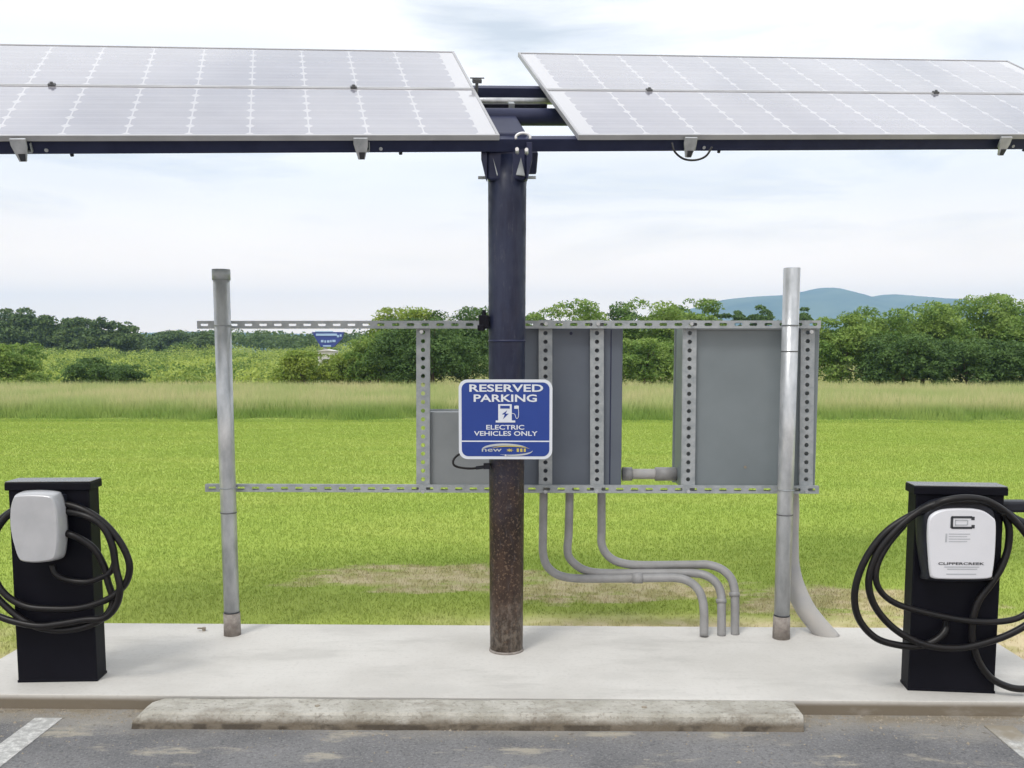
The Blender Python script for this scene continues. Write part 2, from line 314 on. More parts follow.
M['stone'] = mat('grit_stone', (0.20, 0.17, 0.13), 0.9, col2=(0.34, 0.3, 0.24), nscale=30)

# ------------------------------------------------------------------ mesh builder
class MB:
    def __init__(s): s.v = []; s.f = []; s.uv = None
    def add(s, v, f):
        k = len(s.v); s.v += [tuple(map(float, q)) for q in v]; s.f += [tuple(i + k for i in q) for q in f]; return s
    def box(s, c, d, ax=None):
        c = np.array(c, float); ax = np.eye(3) if ax is None else np.array(ax, float)
        vs = [c + ax[0] * d[0] / 2 * i + ax[1] * d[1] / 2 * j + ax[2] * d[2] / 2 * k for k in (-1, 1) for j in (-1, 1) for i in (-1, 1)]
        return s.add(vs, [(0, 2, 3, 1), (4, 5, 7, 6), (0, 1, 5, 4), (2, 6, 7, 3), (0, 4, 6, 2), (1, 3, 7, 5)])
    def b2(s, lo, hi):
        lo = np.array(lo, float); hi = np.array(hi, float); return s.box((lo + hi) / 2, hi - lo)
    def cyl(s, p0, p1, r0, r1=None, n=20, cap=True):
        r1 = r0 if r1 is None else r1
        p0 = Vector(p0); p1 = Vector(p1); z = (p1 - p0).normalized(); x = z.orthogonal().normalized(); y = z.cross(x)
        vs = []
        for p, r in ((p0, r0), (p1, r1)):
            for i in range(n): a = 2 * pi * i / n; vs.append(p + x * (r * math.cos(a)) + y * (r * math.sin(a)))
        fs = [(i, (i + 1) % n, n + (i + 1) % n, n + i) for i in range(n)]
        if cap: fs += [tuple(range(n))[::-1], tuple(range(n, 2 * n))]
        return s.add(vs, fs)
    def tube(s, pts, r, n=10, sub=6, smooth=True):
        P = [Vector(p) for p in pts]
        if smooth:
            Q = []; E = [P[0] * 2 - P[1]] + P + [P[-1] * 2 - P[-2]]
            for i in range(1, len(E) - 2):
                for k in range(sub):
                    t = k / sub; a, b, c, d = E[i - 1:i + 3]
                    Q.append(0.5 * ((2 * b) + (c - a) * t + (2 * a - 5 * b + 4 * c - d) * t * t + (3 * b - a - 3 * c + d) * t ** 3))
            Q.append(P[-1]); P = Q
        vs = []; fs = []; T = (P[1] - P[0]).normalized(); x = T.orthogonal().normalized()
        m = len(P)
        for i, p in enumerate(P):
            T = (P[min(i + 1, m - 1)] - P[max(i - 1, 0)]).normalized()
            x = (x - T * x.dot(T)).normalized(); y = T.cross(x)
            rr = r(i / (m - 1)) if callable(r) else r
            for k in range(n): a = 2 * pi * k / n; vs.append(p + x * (rr * math.cos(a)) + y * (rr * math.sin(a)))
        for i in range(m - 1):
            for k in range(n): fs.append((i * n + k, i * n + (k + 1) % n, (i + 1) * n + (k + 1) % n, (i + 1) * n + k))
        fs += [tuple(range(n))[::-1], tuple(range((m - 1) * n, m * n))]
        return s.add(vs, fs)
    def prism(s, poly, o, ax, ay, n, th):
        """2D outline extruded from plane point o along n by th"""
        o, ax, ay, n = (np.array(q, float) for q in (o, ax, ay, n)); k = len(poly)
        vs = [o + ax * p[0] + ay * p[1] for p in poly] + [o + ax * p[0] + ay * p[1] + n * th for p in poly]
        return s.add(vs, [tuple(range(k))[::-1], tuple(range(k, 2 * k))] + [(i, (i + 1) % k, k + (i + 1) % k, k + i) for i in range(k)])
    def build(s, name, m, parent=None, smooth=False, bevel=0.0, seg=2):
        o0 = ORG.get(parent.name, np.zeros(3)) if parent else np.zeros(3)
        me = bpy.data.meshes.new(name); me.from_pydata([tuple(np.array(q) - o0) for q in s.v], [], s.f)
        if s.uv:
            ul = me.uv_layers.new(name='UVMap')
            for i, q in enumerate(s.uv): ul.data[i].uv = q
        me.materials.append(m); me.validate()
        if smooth:
            me.polygons.foreach_set('use_smooth', [len(p.vertices) <= 4 for p in me.polygons])
        o = bpy.data.objects.new(name, me); COL.objects.link(o); o.parent = parent
        ORG[o.name] = o0 if parent else np.zeros(3)
        if bevel:
            b = o.modifiers.new('bevel', 'BEVEL'); b.width = bevel; b.segments = seg; b.limit_method = 'ANGLE'; b.angle_limit = RAD(40)
        return o
ORG = {}
def tag(o, label, cat, group=None, kind=None):
    o['label'] = label; o['category'] = cat
    if group: o['group'] = group
    if kind: o['kind'] = kind
    return o
def thing(name, loc, label, cat, group=None):
    o = bpy.data.objects.new(name, None); COL.objects.link(o); o.location = tuple(map(float, loc)); o.empty_display_size = 0.1
    ORG[o.name] = np.array(loc, float); return tag(o, label, cat, group)
def struct(o): o['kind'] = 'structure'; return o
def tri_mesh(name, V, Fc, m, n):
    """fast mesh from numpy: V (k,3), faces of n corners"""
    me = bpy.data.meshes.new(name); k = len(Fc)
    me.vertices.add(len(V)); me.vertices.foreach_set('co', V.astype(np.float32).ravel())
    me.loops.add(k * n); me.loops.foreach_set('vertex_index', Fc.astype(np.int32).ravel())
    me.polygons.add(k); me.polygons.foreach_set('loop_start', (np.arange(k) * n).astype(np.int32))
    me.update(calc_edges=True); me.materials.append(m)
    o = bpy.data.objects.new(name, me); COL.objects.link(o); return o
def round_rect(w_, h_, r, n=6):
    pts = []
    for cx, cy, a0 in ((w_/2 - r, h_/2 - r, 0), (-w_/2 + r, h_/2 - r, 90), (-w_/2 + r, -h_/2 + r, 180), (w_/2 - r, -h_/2 + r, 270)):
        for i in range(n + 1): a = RAD(a0 + 90 * i / n); pts.append((cx + r * math.cos(a), cy + r * math.sin(a)))
    return pts
def text_into(mb, s, o, ax, ay, nrm, width, height, bold=0.0, th=0.0015):
    """lettering as real geometry, fitted to width x height, centred on o"""
    cu = bpy.data.curves.new('lettering_curve', 'FONT'); cu.body = s; cu.offset = bold; cu.resolution_u = 3
    ob = bpy.data.objects.new('lettering_curve', cu); COL.objects.link(ob)
    dg = bpy.context.evaluated_depsgraph_get(); me = bpy.data.meshes.new_from_object(ob.evaluated_get(dg))
    co = np.array([v.co[:] for v in me.vertices]); fs = [tuple(p.vertices) for p in me.polygons]
    bpy.data.objects.remove(ob); bpy.data.curves.remove(cu); bpy.data.meshes.remove(me)
    lo = co.min(0); hi = co.max(0); c = (lo + hi) / 2; sc = (width / (hi[0] - lo[0]), height / (hi[1] - lo[1]))
    P = [np.array(o) + np.array(ax) * (q[0] - c[0]) * sc[0] + np.array(ay) * (q[1] - c[1]) * sc[1] + np.array(nrm) * th for q in co]
    mb.add(P, fs)
X_, Y_, Z_ = np.eye(3)

# ================================================================== SETTING
# ground: lawn/field sheet to the horizon, asphalt in front, slab between
KY = 4.285
bx = MB(); xs = [-6000, -60, 60, 6000]; ys = [KY, 60, 400, 9000]
for yy in ys:
    for xx in xs: bx.v.append((xx, yy, -0.03))
bx.v += [(x, KY, -0.5) for x in xs]
for j in range(3):
    for i in range(3): bx.f.append((j*4+i, j*4+i+1, (j+1)*4+i+1, (j+1)*4+i))
for i in range(3): bx.f.append((16+i, 17+i, i+1, i))
struct(bx.build('lawn_ground', M['lawn']))
bx = MB().add([(-60, -80, -0.07), (60, -80, -0.07), (60, KY, -0.07), (-60, KY, -0.07)], [(0, 1, 2, 3)])
struct(bx.build('parking_lot', M['asphalt']))
SX0, SX1, SY1 = -2.785, 2.575, 5.455
sl = MB().b2((SX0, KY - 0.006, -0.3), (SX1, SY1, 0.0))
o = sl.build('concrete_pavement', M['concrete'], bevel=0.004); struct(o)
pl = MB().b2((-2.27, -1.0, -0.075), (-2.145, 4.16, -0.066)); struct(pl.build('painted_line', M['paint']))
pl = MB().b2((2.03, -1.0, -0.075), (2.155, 4.16, -0.066)); struct(pl.build('painted_line', M['paint']))

# far mountain: a height field, seen through the haze
prof = [(-2600, 12), (200, 14), (640, 322), (675, 312), (705, 305), (720, 300), (741, 297.5), (780, 295.5), (800, 292), (815, 288.5), (826, 288.5), (843, 293), (858, 298.5), (882, 294.5), (917, 297.5), (945, 299), (958, 301), (968, 304), (985, 310), (1010, 318), (1060, 326), (1150, 335)]
pp = []
for px, py in prof[2:]:
    q = PY(px, py, 2600); pp.append((q[0], q[2]))
pp = [(-6000, 20), (-3000, 26), (-1500, 40), (-900, 58), (-300, 44), (0, 40)] + pp + [(2600, 30), (6000, 15)]
pxs = np.array([p[0] for p in pp]); pzs = np.array([p[1] for p in pp])
xs = np.concatenate([np.linspace(-5000, 0, 60, endpoint=False), np.linspace(0, 2200, 180), np.linspace(2240, 5000, 30)])
ysn = np.linspace(0, 1, 26); V = []; 
for j, t in enumerate(ysn):
    for x in xs:
        b_ = math.sin(pi * min(1, t * 1.0)) ** 0.9 if 0 < t < 1 else 0
        h = np.interp(x, pxs, pzs); nz = mnoise.noise(Vector((x * 0.004, t * 5, 3))) * 0.10 + mnoise.noise(Vector((x * 0.02, t * 20, 1))) * 0.03
        crest = 1.0 if abs(t - 0.5) < 0.021 else 1.0
        V.append((x, 1950 + 1300 * t, -1 + h * b_ * (1 + nz * (1 - b_) * 3 + nz * 0.12)))
nx_ = len(xs); Fq = [(j*nx_+i, j*nx_+i+1, (j+1)*nx_+i+1, (j+1)*nx_+i) for j in range(25) for i in range(nx_-1)]
o = tri_mesh('mountain_hills', np.array(V), np.array(Fq), M['hill'], 4); o.data.polygons.foreach_set('use_smooth', [True] * len(Fq)); struct(o)

# ---------------- lawn blades
def blades(name, n, y0, y1, power, hfun, wfun, m, spread=0.62, lean=0.5, z0=-0.03, skip=None):
    u = rng.random(n); Y = (y0 ** power + u * (y1 ** power - y0 ** power)) ** (1 / power)
    X = (rng.random(n) * 2 - 1) * (spread * Y + 0.6) - 0.02 * Y
    k = np.ones(n, bool) if skip is None else ~skip(X, Y)
    X, Y = X[k], Y[k]; n = len(X)
    h = hfun(X, Y); ww = wfun(Y) * (0.7 + 0.6 * rng.random(n)); a = rng.random(n) * 2 * pi
    dx, dy = np.cos(a) * ww / 2, np.sin(a) * ww / 2
    la = rng.random(n) * 2 * pi; ln = h * lean * rng.random(n)
    V = np.zeros((n, 3, 3)); V[:, 0] = np.stack([X - dx, Y - dy, np.full(n, z0 - 0.005)], 1); V[:, 1] = np.stack([X + dx, Y + dy, np.full(n, z0 - 0.005)], 1)
    V[:, 2] = np.stack([X + np.cos(la) * ln, Y + np.sin(la) * ln, z0 + h], 1)
    return tri_mesh(name, V.reshape(-1, 3), np.arange(n * 3).reshape(-1, 3), m, 3)
slabskip = lambda X, Y: (X > SX0 - 0.02) & (X < SX1 + 0.02) & (Y < SY1 + 0.03)
def barehelp(X, Y):
    bare = 0.7 * np.exp(-((Y - 6.6) / 0.35) ** 2) * (X > -1.5) * (X < 1.6) + (Y < 5.8) * (X > -0.4)
    return slabskip(X, Y) | (rng.random(len(X)) < np.clip(bare, 0, 1) * 0.75)
o = blades('lawn_grass', 950000, 4.32, 22.8, 0.85, lambda X, Y: 0.012 + 0.016 * rng.random(len(Y)) * np.clip(Y / 9, 0.6, 1.1), lambda Y: 0.0022 + 0.0007 * Y, M['grass'], skip=barehelp, lean=1.0, spread=0.92)
tag(o, 'short mown yellow-green lawn behind the concrete slab', 'grass', kind='stuff')
def tallh(X, Y):
    n_ = np.array([mnoise.noise(Vector((x * 0.5, y * 0.5, 0))) for x, y in zip(X[::20], Y[::20])]); n_ = np.repeat(n_, 20)[:len(X)]
    st = 22.9 + 0.9 * np.array([mnoise.noise(Vector((x * 0.55, 3.0, 0))) + 0.5 * mnoise.noise(Vector((x * 2.3, 7.0, 0))) for x in X])
    edge = np.clip((Y - st) / 1.3, 0.0, 1) ** 0.7
    return (0.30 + 0.26 * rng.random(len(Y)) ** 2 + 0.14 * n_) * edge + 0.02
o = blades('meadow_grass', 380000, 22.0, 37.5, 1.2, tallh, lambda Y: 0.014 + 0.0005 * Y, M['tall'], lean=0.55, spread=0.92)
tag(o, 'band of tall uncut meadow grass with straw-coloured seed heads beyond the lawn', 'grass', kind='stuff')

# ---------------- leaf clouds
def leaf_cloud(lumps, n, size, flat=1.0):
    """lumps: list of (x,y,z,rx,ry,rz). leaves are small quads scattered near each lump's surface"""
    Lm = np.array(lumps); area = Lm[:, 3] * Lm[:, 5] + 1e-6; pr = area / area.sum()
    k = rng.choice(len(Lm), n, p=pr); d = rng.normal(size=(n, 3)); d /= np.linalg.norm(d, axis=1)[:, None]
    d[:, 2] = np.where(d[:, 2] < -0.3, -d[:, 2], d[:, 2])
    rr = 1 - 0.40 * rng.random(n) ** 2 + 0.07 * rng.normal(size=n)
    C = Lm[k, :3] + d * Lm[k, 3:6] * rr[:, None]
    C = C[C[:, 2] > 0.02]; d = d[:len(C)]; n = len(C)
    nr = rng.normal(size=(n, 3)) * 0.8; nr[:, 2] += 0.7; nr += d * 0.5; nr /= np.linalg.norm(nr, axis=1)[:, None]
    t = np.cross(nr, rng.normal(size=(n, 3))); t /= np.linalg.norm(t, axis=1)[:, None]; b = np.cross(nr, t)
    s_ = size * (0.55 + 0.9 * rng.random(n))[:, None]
    V = np.stack([C - t * s_, C - b * s_ * 0.5, C + t * s_, C + b * s_ * 0.5], 1)
    return V.reshape(-1, 3), np.arange(n * 4).reshape(-1, 4)
def crown_lumps(R, Ht, base, n, seedv):
    """a lumpy dome: many overlapping leaf clumps reaching down to the ground, uneven along the top"""
    r = random.Random(seedv); out = []
    for i in range(n):
        a = r.random() * 2 * pi; q = math.sqrt(r.random()) * 0.92
        cap = (1 - q ** 4.5) ** 0.45 * (0.84 + 0.16 * math.sin(a * 3 + seedv) )
        s_ = (0.15 + 0.17 * r.random()) * min(R, Ht * 0.62)
        zt = base + (Ht * cap - base) * (r.random() ** 0.55)
        out.append((math.cos(a) * q * R, math.sin(a) * q * R * 0.75, max(s_ * 0.5, min(zt, Ht - s_ * 0.8)), s_ * 1.15, s_ * 1.15, s_ * 0.72))
    mxz = max(o_[2] + o_[5] for o_ in out); k_ = Ht / mxz
    return [(a, b, c * k_, d, e, f_) for a, b, c, d, e, f_ in out]
TREES = []
def tree(px, ptop, wpx, Y, leafm, label, name, cat, base=0.06, dens=1.0, group=None, leaf=1.0, nl=None):
    top = PY(px, ptop, Y); Ht = top[2] + 0.03; R = wpx / F * Y / 2
    t = thing(name, (top[0], Y, -0.03), label, cat, group)
    sd_ = len(TREES) * 13 + 5; TREES.append(t)
    R *= 1.12; lm = crown_lumps(R, Ht, Ht * base, nl or int(70 + 26 * R), sd_)
    size = 0.00155 * Y * leaf
    n = int(min(26000, dens * 5.0 * (wpx * (Ht / Y * F)) / 1.6))
    n = max(n, 2500)
    V, Fc = leaf_cloud(lm, n, size)
    o = tri_mesh('crown', V, Fc, leafm, 4); o.parent = t; ORG[o.name] = ORG[t.name]
    tr = MB(); r = random.Random(sd_); o0 = np.array([top[0], Y, -0.03])
    tr.cyl(o0, o0 + [0, 0, Ht * 0.55], 0.035 * Ht ** 0.8, 0.02 * Ht ** 0.8, 8)
    tr.build('trunk', M['bark'], t, True)
    lb = MB()
    for i in range(6):
        q = lm[r.randrange(len(lm))]; lb.tube([o0 + [0, 0, Ht * (0.12 + 0.3 * r.random())], o0 + [q[0] * .5, q[1] * .5, q[2] * .75], o0 + [q[0], q[1], q[2]]], lambda u: 0.016 * Ht ** .8 * (1.1 - u), 5, 3)
    lb.build('limb', M['bark'], t, True)
    return t
LM, LD, LB, LF = M['leaf_mid'], M['leaf_dark'], M['leaf_bright'], M['leaf_far']
gR = 'bushy trees on the right edge of the field'
for a in [
    (843, 314, 66, 39, LM, 'bushy green tree at the left end of the right-hand hedge, beside the big grey cabinet'),
    (880, 306, 80, 42, LM, 'bushy green tree under the right half of the blue mountain'),
    (905, 333, 80, 38, LD, 'low dark green bush at the foot of the right-hand hedge, above the right charger'),
    (926, 302, 96, 43, LM, 'bushy green tree under the right foot of the mountain'),
    (968, 338, 88, 38.5, LD, 'low dark bush at the foot of the right-hand hedge below its tallest tree'),
    (988, 294, 84, 44, LM, 'tallest bushy green tree of the right-hand hedge with a pointed top'),
    (1035, 306, 88, 43, LM, 'bushy green tree cut by the right edge of the photo'),
    (1030, 340, 78, 38.5, LD, 'low dark bush at the foot of the hedge beside the right edge of the photo'),
    (1095, 300, 100, 44, LM, 'bushy green tree beyond the right edge, last of the right-hand hedge')]:
    tree(*a, 'bushy_tree', 'tree', group=gR)
gC = 'bushy trees behind the pole and equipment rack'
for a in [
    (378, 330, 56, 40, LM, 'round green bush at the left foot of the dark tree left of the pole'),
    (408, 306, 80, 42, LB, 'dense tree with yellow-green top seen left of the strut with the open view'),
    (432, 318, 104, 39, LD, 'dense dark green tree left of the black pole'),
    (466, 307, 80, 42, LD, 'dark green tree close behind the black pole'),
    (528, 312, 66, 43, LM, 'green tree mostly hidden by the pole and the blue-grey cabinet'),
    (576, 299, 74, 43, LM, 'green tree whose top shows over the blue-grey cabinet'),
    (615, 302, 66, 46, LD, 'darker tree top between the two big cabinets'),
    (652, 298, 74, 44, LM, 'leafy green tree seen through the gap between the two big cabinets'),
    (645, 338, 66, 39, LM, 'low green bush at the foot of the gap between the two cabinets'),
    (692, 298, 62, 46, LM, 'green tree top above the left edge of the big grey cabinet'),
    (730, 335, 70, 42, LM, 'green bush behind the big grey cabinet')]:
    tree(*a, 'bushy_tree', 'tree', group=gC)
gk = 'small dark trees in front of the mountain'
for px, pt, wd, Y, lab in [(717, 308, 30, 80, 'small dark tree top left-most against the mountain foot'), (742, 310, 30, 80, 'narrow dark tree top second against the mountain foot'), (768, 305, 42, 82, 'dark rounded tree top just left of the right post'), (808, 307, 34, 82, 'dark tree top just right of the right post, in front of the mountain')]:
    tree(px, pt, wd, Y, LD, lab, 'dark_tree', 'tree', group=gk, base=0.1, nl=44)
gL = 'dark trees on the left horizon'
for px, pt, wd, lab in [(8, 308, 62, 'tallest dark tree at the left edge of the horizon'), (38, 315, 52, 'dark tree second from the left on the horizon'), (66, 318, 46, 'dark tree third from the left on the horizon, shorter'), (97, 317, 48, 'dark tree fourth from the left on the horizon, beside the gap'), (122, 321, 34, 'last dark tree of the left group before the horizon drops')]:
    tree(px, pt, wd, 120, LF, lab, 'dark_tree', 'tree', group=gL, dens=2.2, nl=110)
tree(172, 330, 44, 150, LF, 'low dark tree on the horizon left of the left post', 'dark_tree', 'tree', dens=2.5)
tree(204, 331, 30, 150, LF, 'small dark tree on the horizon touching the left post', 'dark_tree', 'tree', dens=2.5)
tree(6, 343, 66, 39, LM, 'dark green bush at the left edge of the meadow', 'bush', 'bush')
tree(96, 357, 62, 38.5, LD, 'round dark bush in the meadow above the left charger', 'bush', 'bush')
tree(128, 364, 34, 38, LD, 'smaller dark bush leaning on the round dark bush', 'bush', 'bush')
tree(304, 350, 54, 39, LB, 'bright yellow-green bush between the left post and the far blue sign', 'bush', 'bush')
tree(348, 350, 44, 41, LB, 'bright green bush below the far blue sign', 'bush', 'bush')

# thicket and far wood read as masses
lm = []
for i in range(560):
    Y = 41 + 85 * random.random() ** 1.2; px = -420 + 840 * random.random()
    pt = 369 - 24 * ((Y - 41) / 85) ** 0.6 + random.uniform(-3.5, 4)
    q = PY(px, pt, Y); r_ = random.uniform(0.8, 1.7) * (0.45 + Y / 75)
    hz = max(q[2] + 0.03, 0.5)
    for k_ in range(3): lm.append((q[0] + random.uniform(-.7, .7) * r_, Y + random.uniform(-.4, .4), max(hz - r_ * random.uniform(.45, .9), 0.1), r_ * .8, r_ * .7, r_ * 0.5))
V, Fc = leaf_cloud(lm, 320000, 0.095); V[:, 2] -= 0.03
tag(tri_mesh('shrub_thicket', V, Fc, M['leaf_thick'], 4), 'wide thicket of bright yellow-green shrubs filling the left middle distance', 'shrubs', kind='stuff')
lm = []
for i in range(1100):
    Y = random.uniform(150, 200); px = -600 + 2200 * random.random()
    pt = 331 + random.uniform(-1.5, 9) + (4 if px > 650 else 0) - 2.5 * math.sin(px * 0.035)
    q = PY(px, pt, Y); r_ = random.uniform(1.2, 2.6); lm.append((q[0], Y, max(q[2] - r_, 0.4), r_ * 1.5, r_, r_))
V, Fc = leaf_cloud(lm, 110000, 0.33)
tag(tri_mesh('far_wood', V, Fc, LF, 4), 'low dark wood along the horizon', 'wood', kind='stuff')

# far blue sign and pale shed
Yb = 60.0
t = thing('roadside_sign', (PY(327, 352, Yb)[0], Yb, -0.03), 'far blue sign with pale bands standing above the shrubs, left of the dark tree', 'sign')
a0 = lambda px, py: PY(px, py, Yb)
b = MB().prism([(a0(312, 332)[0], a0(312, 332)[2]), (a0(344, 332)[0], a0(344, 332)[2]), (a0(342, 339)[0], a0(342, 339)[2]), (a0(334, 347)[0], a0(334, 347)[2]), (a0(321, 347)[0], a0(321, 347)[2])][::-1], (0, Yb - 0.08, 0), X_, Z_, Y_, 0.3)
b.build('sign_panel', M['far_blue'], t)
def band(x0, y0, x1, y1, Yq=Yb - 0.09): 
    p, q = PY(x0, y1, Yq), PY(x1, y0, Yq); return (p[0], Yq - 0.02, p[2]), (q[0], Yq + 0.008, q[2])
bb = MB(); bb.b2(*band(316, 333.6, 337, 335.8)); bb.b2(*band(315, 331.0, 333, 332.0)); bb.b2(*band(323, 345.2, 331, 346.6)); bb.build('pale_band', M['far_light'], t)
bl = MB()
for x0, x1, y0 in ((321, 323.5, 340), (324.5, 326, 340.4), (327, 329.5, 340.3), (330.2, 331.6, 340), (332.4, 335.5, 339.8), (337, 339, 335), (339.8, 341.6, 334.4)): bl.b2(*band(x0, y0, x1, y0 + 2.3))
bl.build('lettering', M['far_light'], t)
MB().cyl((PY(325, 350, Yb + .05)[0], Yb + .05, -0.03), (PY(325, 340, Yb + .05)[0], Yb + .05, PY(325, 346, Yb)[2]), 0.12, 0.12, 10).build('sign_post', M['galv_dull'], t)
Yb = 57.0; p, q = PY(318, 355, Yb), PY(333, 351.2, Yb)
t = thing('shed', ((p[0] + q[0]) / 2, Yb, -0.03), 'small pale shed below the far blue sign, half hidden by shrubs', 'shed')
MB().b2((p[0], Yb, -0.03), (q[0], Yb + 1.5, q[2])).build('wall', M['shed_white'], t)
MB().prism([(p[0] - .08, q[2] + .003), (q[0] + .08, q[2] + .003), ((p[0] + q[0]) / 2, q[2] + 0.12)], (0, Yb - .08, 0), X_, Z_, Y_, 1.66).build('roof', M['shed_white'], t)
MB().b2((p[0] + .3, Yb - .012, 0.0), (p[0] + .62, Yb - .002, 1.2)).build('door', M['cab_light'], t)

# haze: the air between here and the mountain
hb = MB().b2((-5500, -120, -3.0), (5500, 3500, 215)); hz = hb.build('haze', M['hill'])
hm = bpy.data.materials.new('haze_air'); hm.use_nodes = True; ht = hm.node_tree; ht.nodes.clear()
ho = ht.nodes.new('ShaderNodeOutputMaterial'); pv = ht.nodes.new('ShaderNodeVolumePrincipled')
pv.inputs['Color'].default_value = (0.45, 0.66, 1.0, 1); pv.inputs['Density'].default_value = 0.00036; pv.inputs['Anisotropy'].default_value = 0.0
ht.links.new(pv.outputs[0], ho.inputs['Volume']); hz.data.materials.clear(); hz.data.materials.append(hm); hz['kind'] = 'stuff'
tag(hz, 'thin bluish haze in front of the far mountain', 'haze', kind='stuff')

# ================================================================== THINGS
# ---------------- wheel stop
t_y0, t_y1 = 4.065, 4.262
ws = MB(); xs = np.concatenate([[-1.78, -1.755, -1.70], np.linspace(-1.6, 1.12, 34), [1.165, 1.19, 1.205]])
prof2 = [(t_y0, -0.07), (t_y0 + 0.004, -0.052), (t_y0 + 0.014, -0.008), (t_y0 + 0.022, 0.002), (t_y1 - 0.014, 0.002), (t_y1 - 0.004, -0.006), (t_y1, -0.07)]
k = len(prof2)
for i, x in enumerate(xs):
    e = min(1, 0.45 + (x - xs[0]) / 0.05 * 0.55, 0.93 + (xs[-1] - x) / 0.03 * 0.07)
    for j, (y, z) in enumerate(prof2):
        nz = mnoise.noise(Vector((x * 9, y * 30, z * 30))) * 0.0045
        ws.v.append((x, y + (x * 0.010) + nz, -0.07 + (z + 0.07) * e + (nz if z > -0.06 else 0)))
for i in range(len(xs) - 1):
    for j in range(k - 1): ws.f.append((i*k+j, (i+1)*k+j, (i+1)*k+j+1, i*k+j+1))
ws.f += [tuple(range(k)), tuple(range((len(xs)-1)*k, len(xs)*k))[::-1]]
t = thing('wheel_stop', (-0.28, 4.15, -0.07), 'long weathered concrete wheel stop lying along the kerb of the slab', 'wheel stop')
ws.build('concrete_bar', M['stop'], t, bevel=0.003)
for x in (-0.97, 0.51):
    MB().cyl((x, 4.165 + x * .01, -0.01), (x, 4.165 + x * .01, 0.0045), 0.014, 0.012, 12).build('anchor_pin', M['stone'], t)
# grit along the kerb
gv, gf = [], []
for i in range(3200):
    x = random.uniform(-3.0, 3.0); y = KY - 0.01 - abs(random.gauss(0, 0.07 if i % 3 else 0.25)); s_ = random.uniform(0.002, 0.006) * (1.8 if random.random() < .04 else 1); 
    k = len(gv); d = [(1, 0, 0), (0, 1, 0), (-1, 0, 0), (0, -1, 0), (0, 0, 1)]
    gv += [(x + a * s_ * random.uniform(.7, 1.4), y + b * s_ * random.uniform(.7, 1.4), -0.0705 + c * s_) for a, b, c in d]; gf += [(k, k+1, k+4), (k+1, k+2, k+4), (k+2, k+3, k+4), (k+3, k, k+4)]
tag(tri_mesh('kerb_grit', np.array(gv), np.array(gf), M['stone'], 3), 'fine grit and crumbs swept along the kerb', 'grit', kind='stuff')

# ---------------- solar array
O = np.array([-0.1623, 4.85, 2.6742]); A = np.array([0.97315, 0.2254, 0.04654]); B = np.array([-0.21616, 0.82571, 0.52103]); Nn = np.cross(A, B)
AX = [A, B, Nn]
def Q(u, v, h=0.0): return O + A * u + B * v + Nn * h
PC = np.array([-0.135, 4.995, 0.0])      # pole centre on the slab
arr = thing('solar_array', PC, 'pole-mounted solar array of four long panels on a dark steel post', 'solar array')
pt = np.array([-0.130, 5.03, 2.60])
pm = MB()
ring = 32; lv = []
for t_ in np.linspace(0, 1, 12):
    c = PC + (pt - PC) * t_; r_ = 0.088 + 0.012 * t_ ** 0.8
    lv.append((c, r_))
for c, r_ in lv:
    for i in range(ring): a = 2*pi*i/ring; pm.v.append((c[0] + r_*math.cos(a), c[1] + r_*math.sin(a), c[2]))
for j in range(11):
    for i in range(ring): pm.f.append((j*ring+i, j*ring+(i+1) % ring, (j+1)*ring+(i+1) % ring, (j+1)*ring+i))
pm.f += [tuple(range(ring))[::-1], tuple(range(11*ring, 12*ring))]
pm.build('pole', M['pole'], arr, True)
cs = PC + (pt - PC) * 0.635
MB().cyl(cs, cs + [0, 0, 0.012], 0.0985, 0.0985, 32).build('weld_ring', M['navy'], arr, True)
MB().cyl(PC + [0, 0, -0.001], PC + [0, 0, 0.012], 0.094, 0.091, 32).build('grout_collar', M['muddy'], arr, True)
# mast head bracket: sleeve with gusset cheeks
hd = MB(); hb0 = np.array([pt[0], pt[1], 2.50])
hd.box(hb0 + [0, 0, 0.09], (0.20, 0.19, 0.24))
hd.build('mast_sleeve', M['navy'], arr, bevel=0.012)
for sx in (-1, 1):
    gg = MB(); gg.prism([(0, -0.06), (0.0, 0.135), (0.030 * sx, 0.135), (0.030 * sx, 0.05), (0.006 * sx, -0.05)], hb0 + [sx * 0.0995, -0.11, 0.02], X_, Z_, Y_, 0.03)
    gg.build('gusset', M['navy'], arr, bevel=0.003)
    MB().cyl(hb0 + [sx * 0.10, -0.05, -0.01], hb0 + [sx * 0.148, -0.05, -0.01], 0.008, 0.008, 10).build('bolt', M['galv_dull'], arr)
for px, py in ((517, 149), (526.5, 149.5)):
    p = PY(px, py, 4.80); MB().cyl(p, p + [0, 0.09, 0], 0.009, 0.009, 10).build('bolt', M['alu_light'], arr, True)
fl = MB(); p = PY(489.5, 183, 4.93); 
for px in (493, 521):
    p0, p1 = PY(px, 158, 4.915), PY(px, 166, 4.915)
    MB().prism([(p0[0], p0[2]), (p1[0] - 0.025 * (1 if px < 500 else -1) * -1, p1[2] - 0.045), (p1[0] + 0.02, p1[2] - 0.05)][:3], (0, 4.90, 0), X_, Z_, Y_, 0.02).build('sleeve_highlight', M['galv_dull'], arr)  # pale triangles added to stand for highlights on both sides of the sleeve
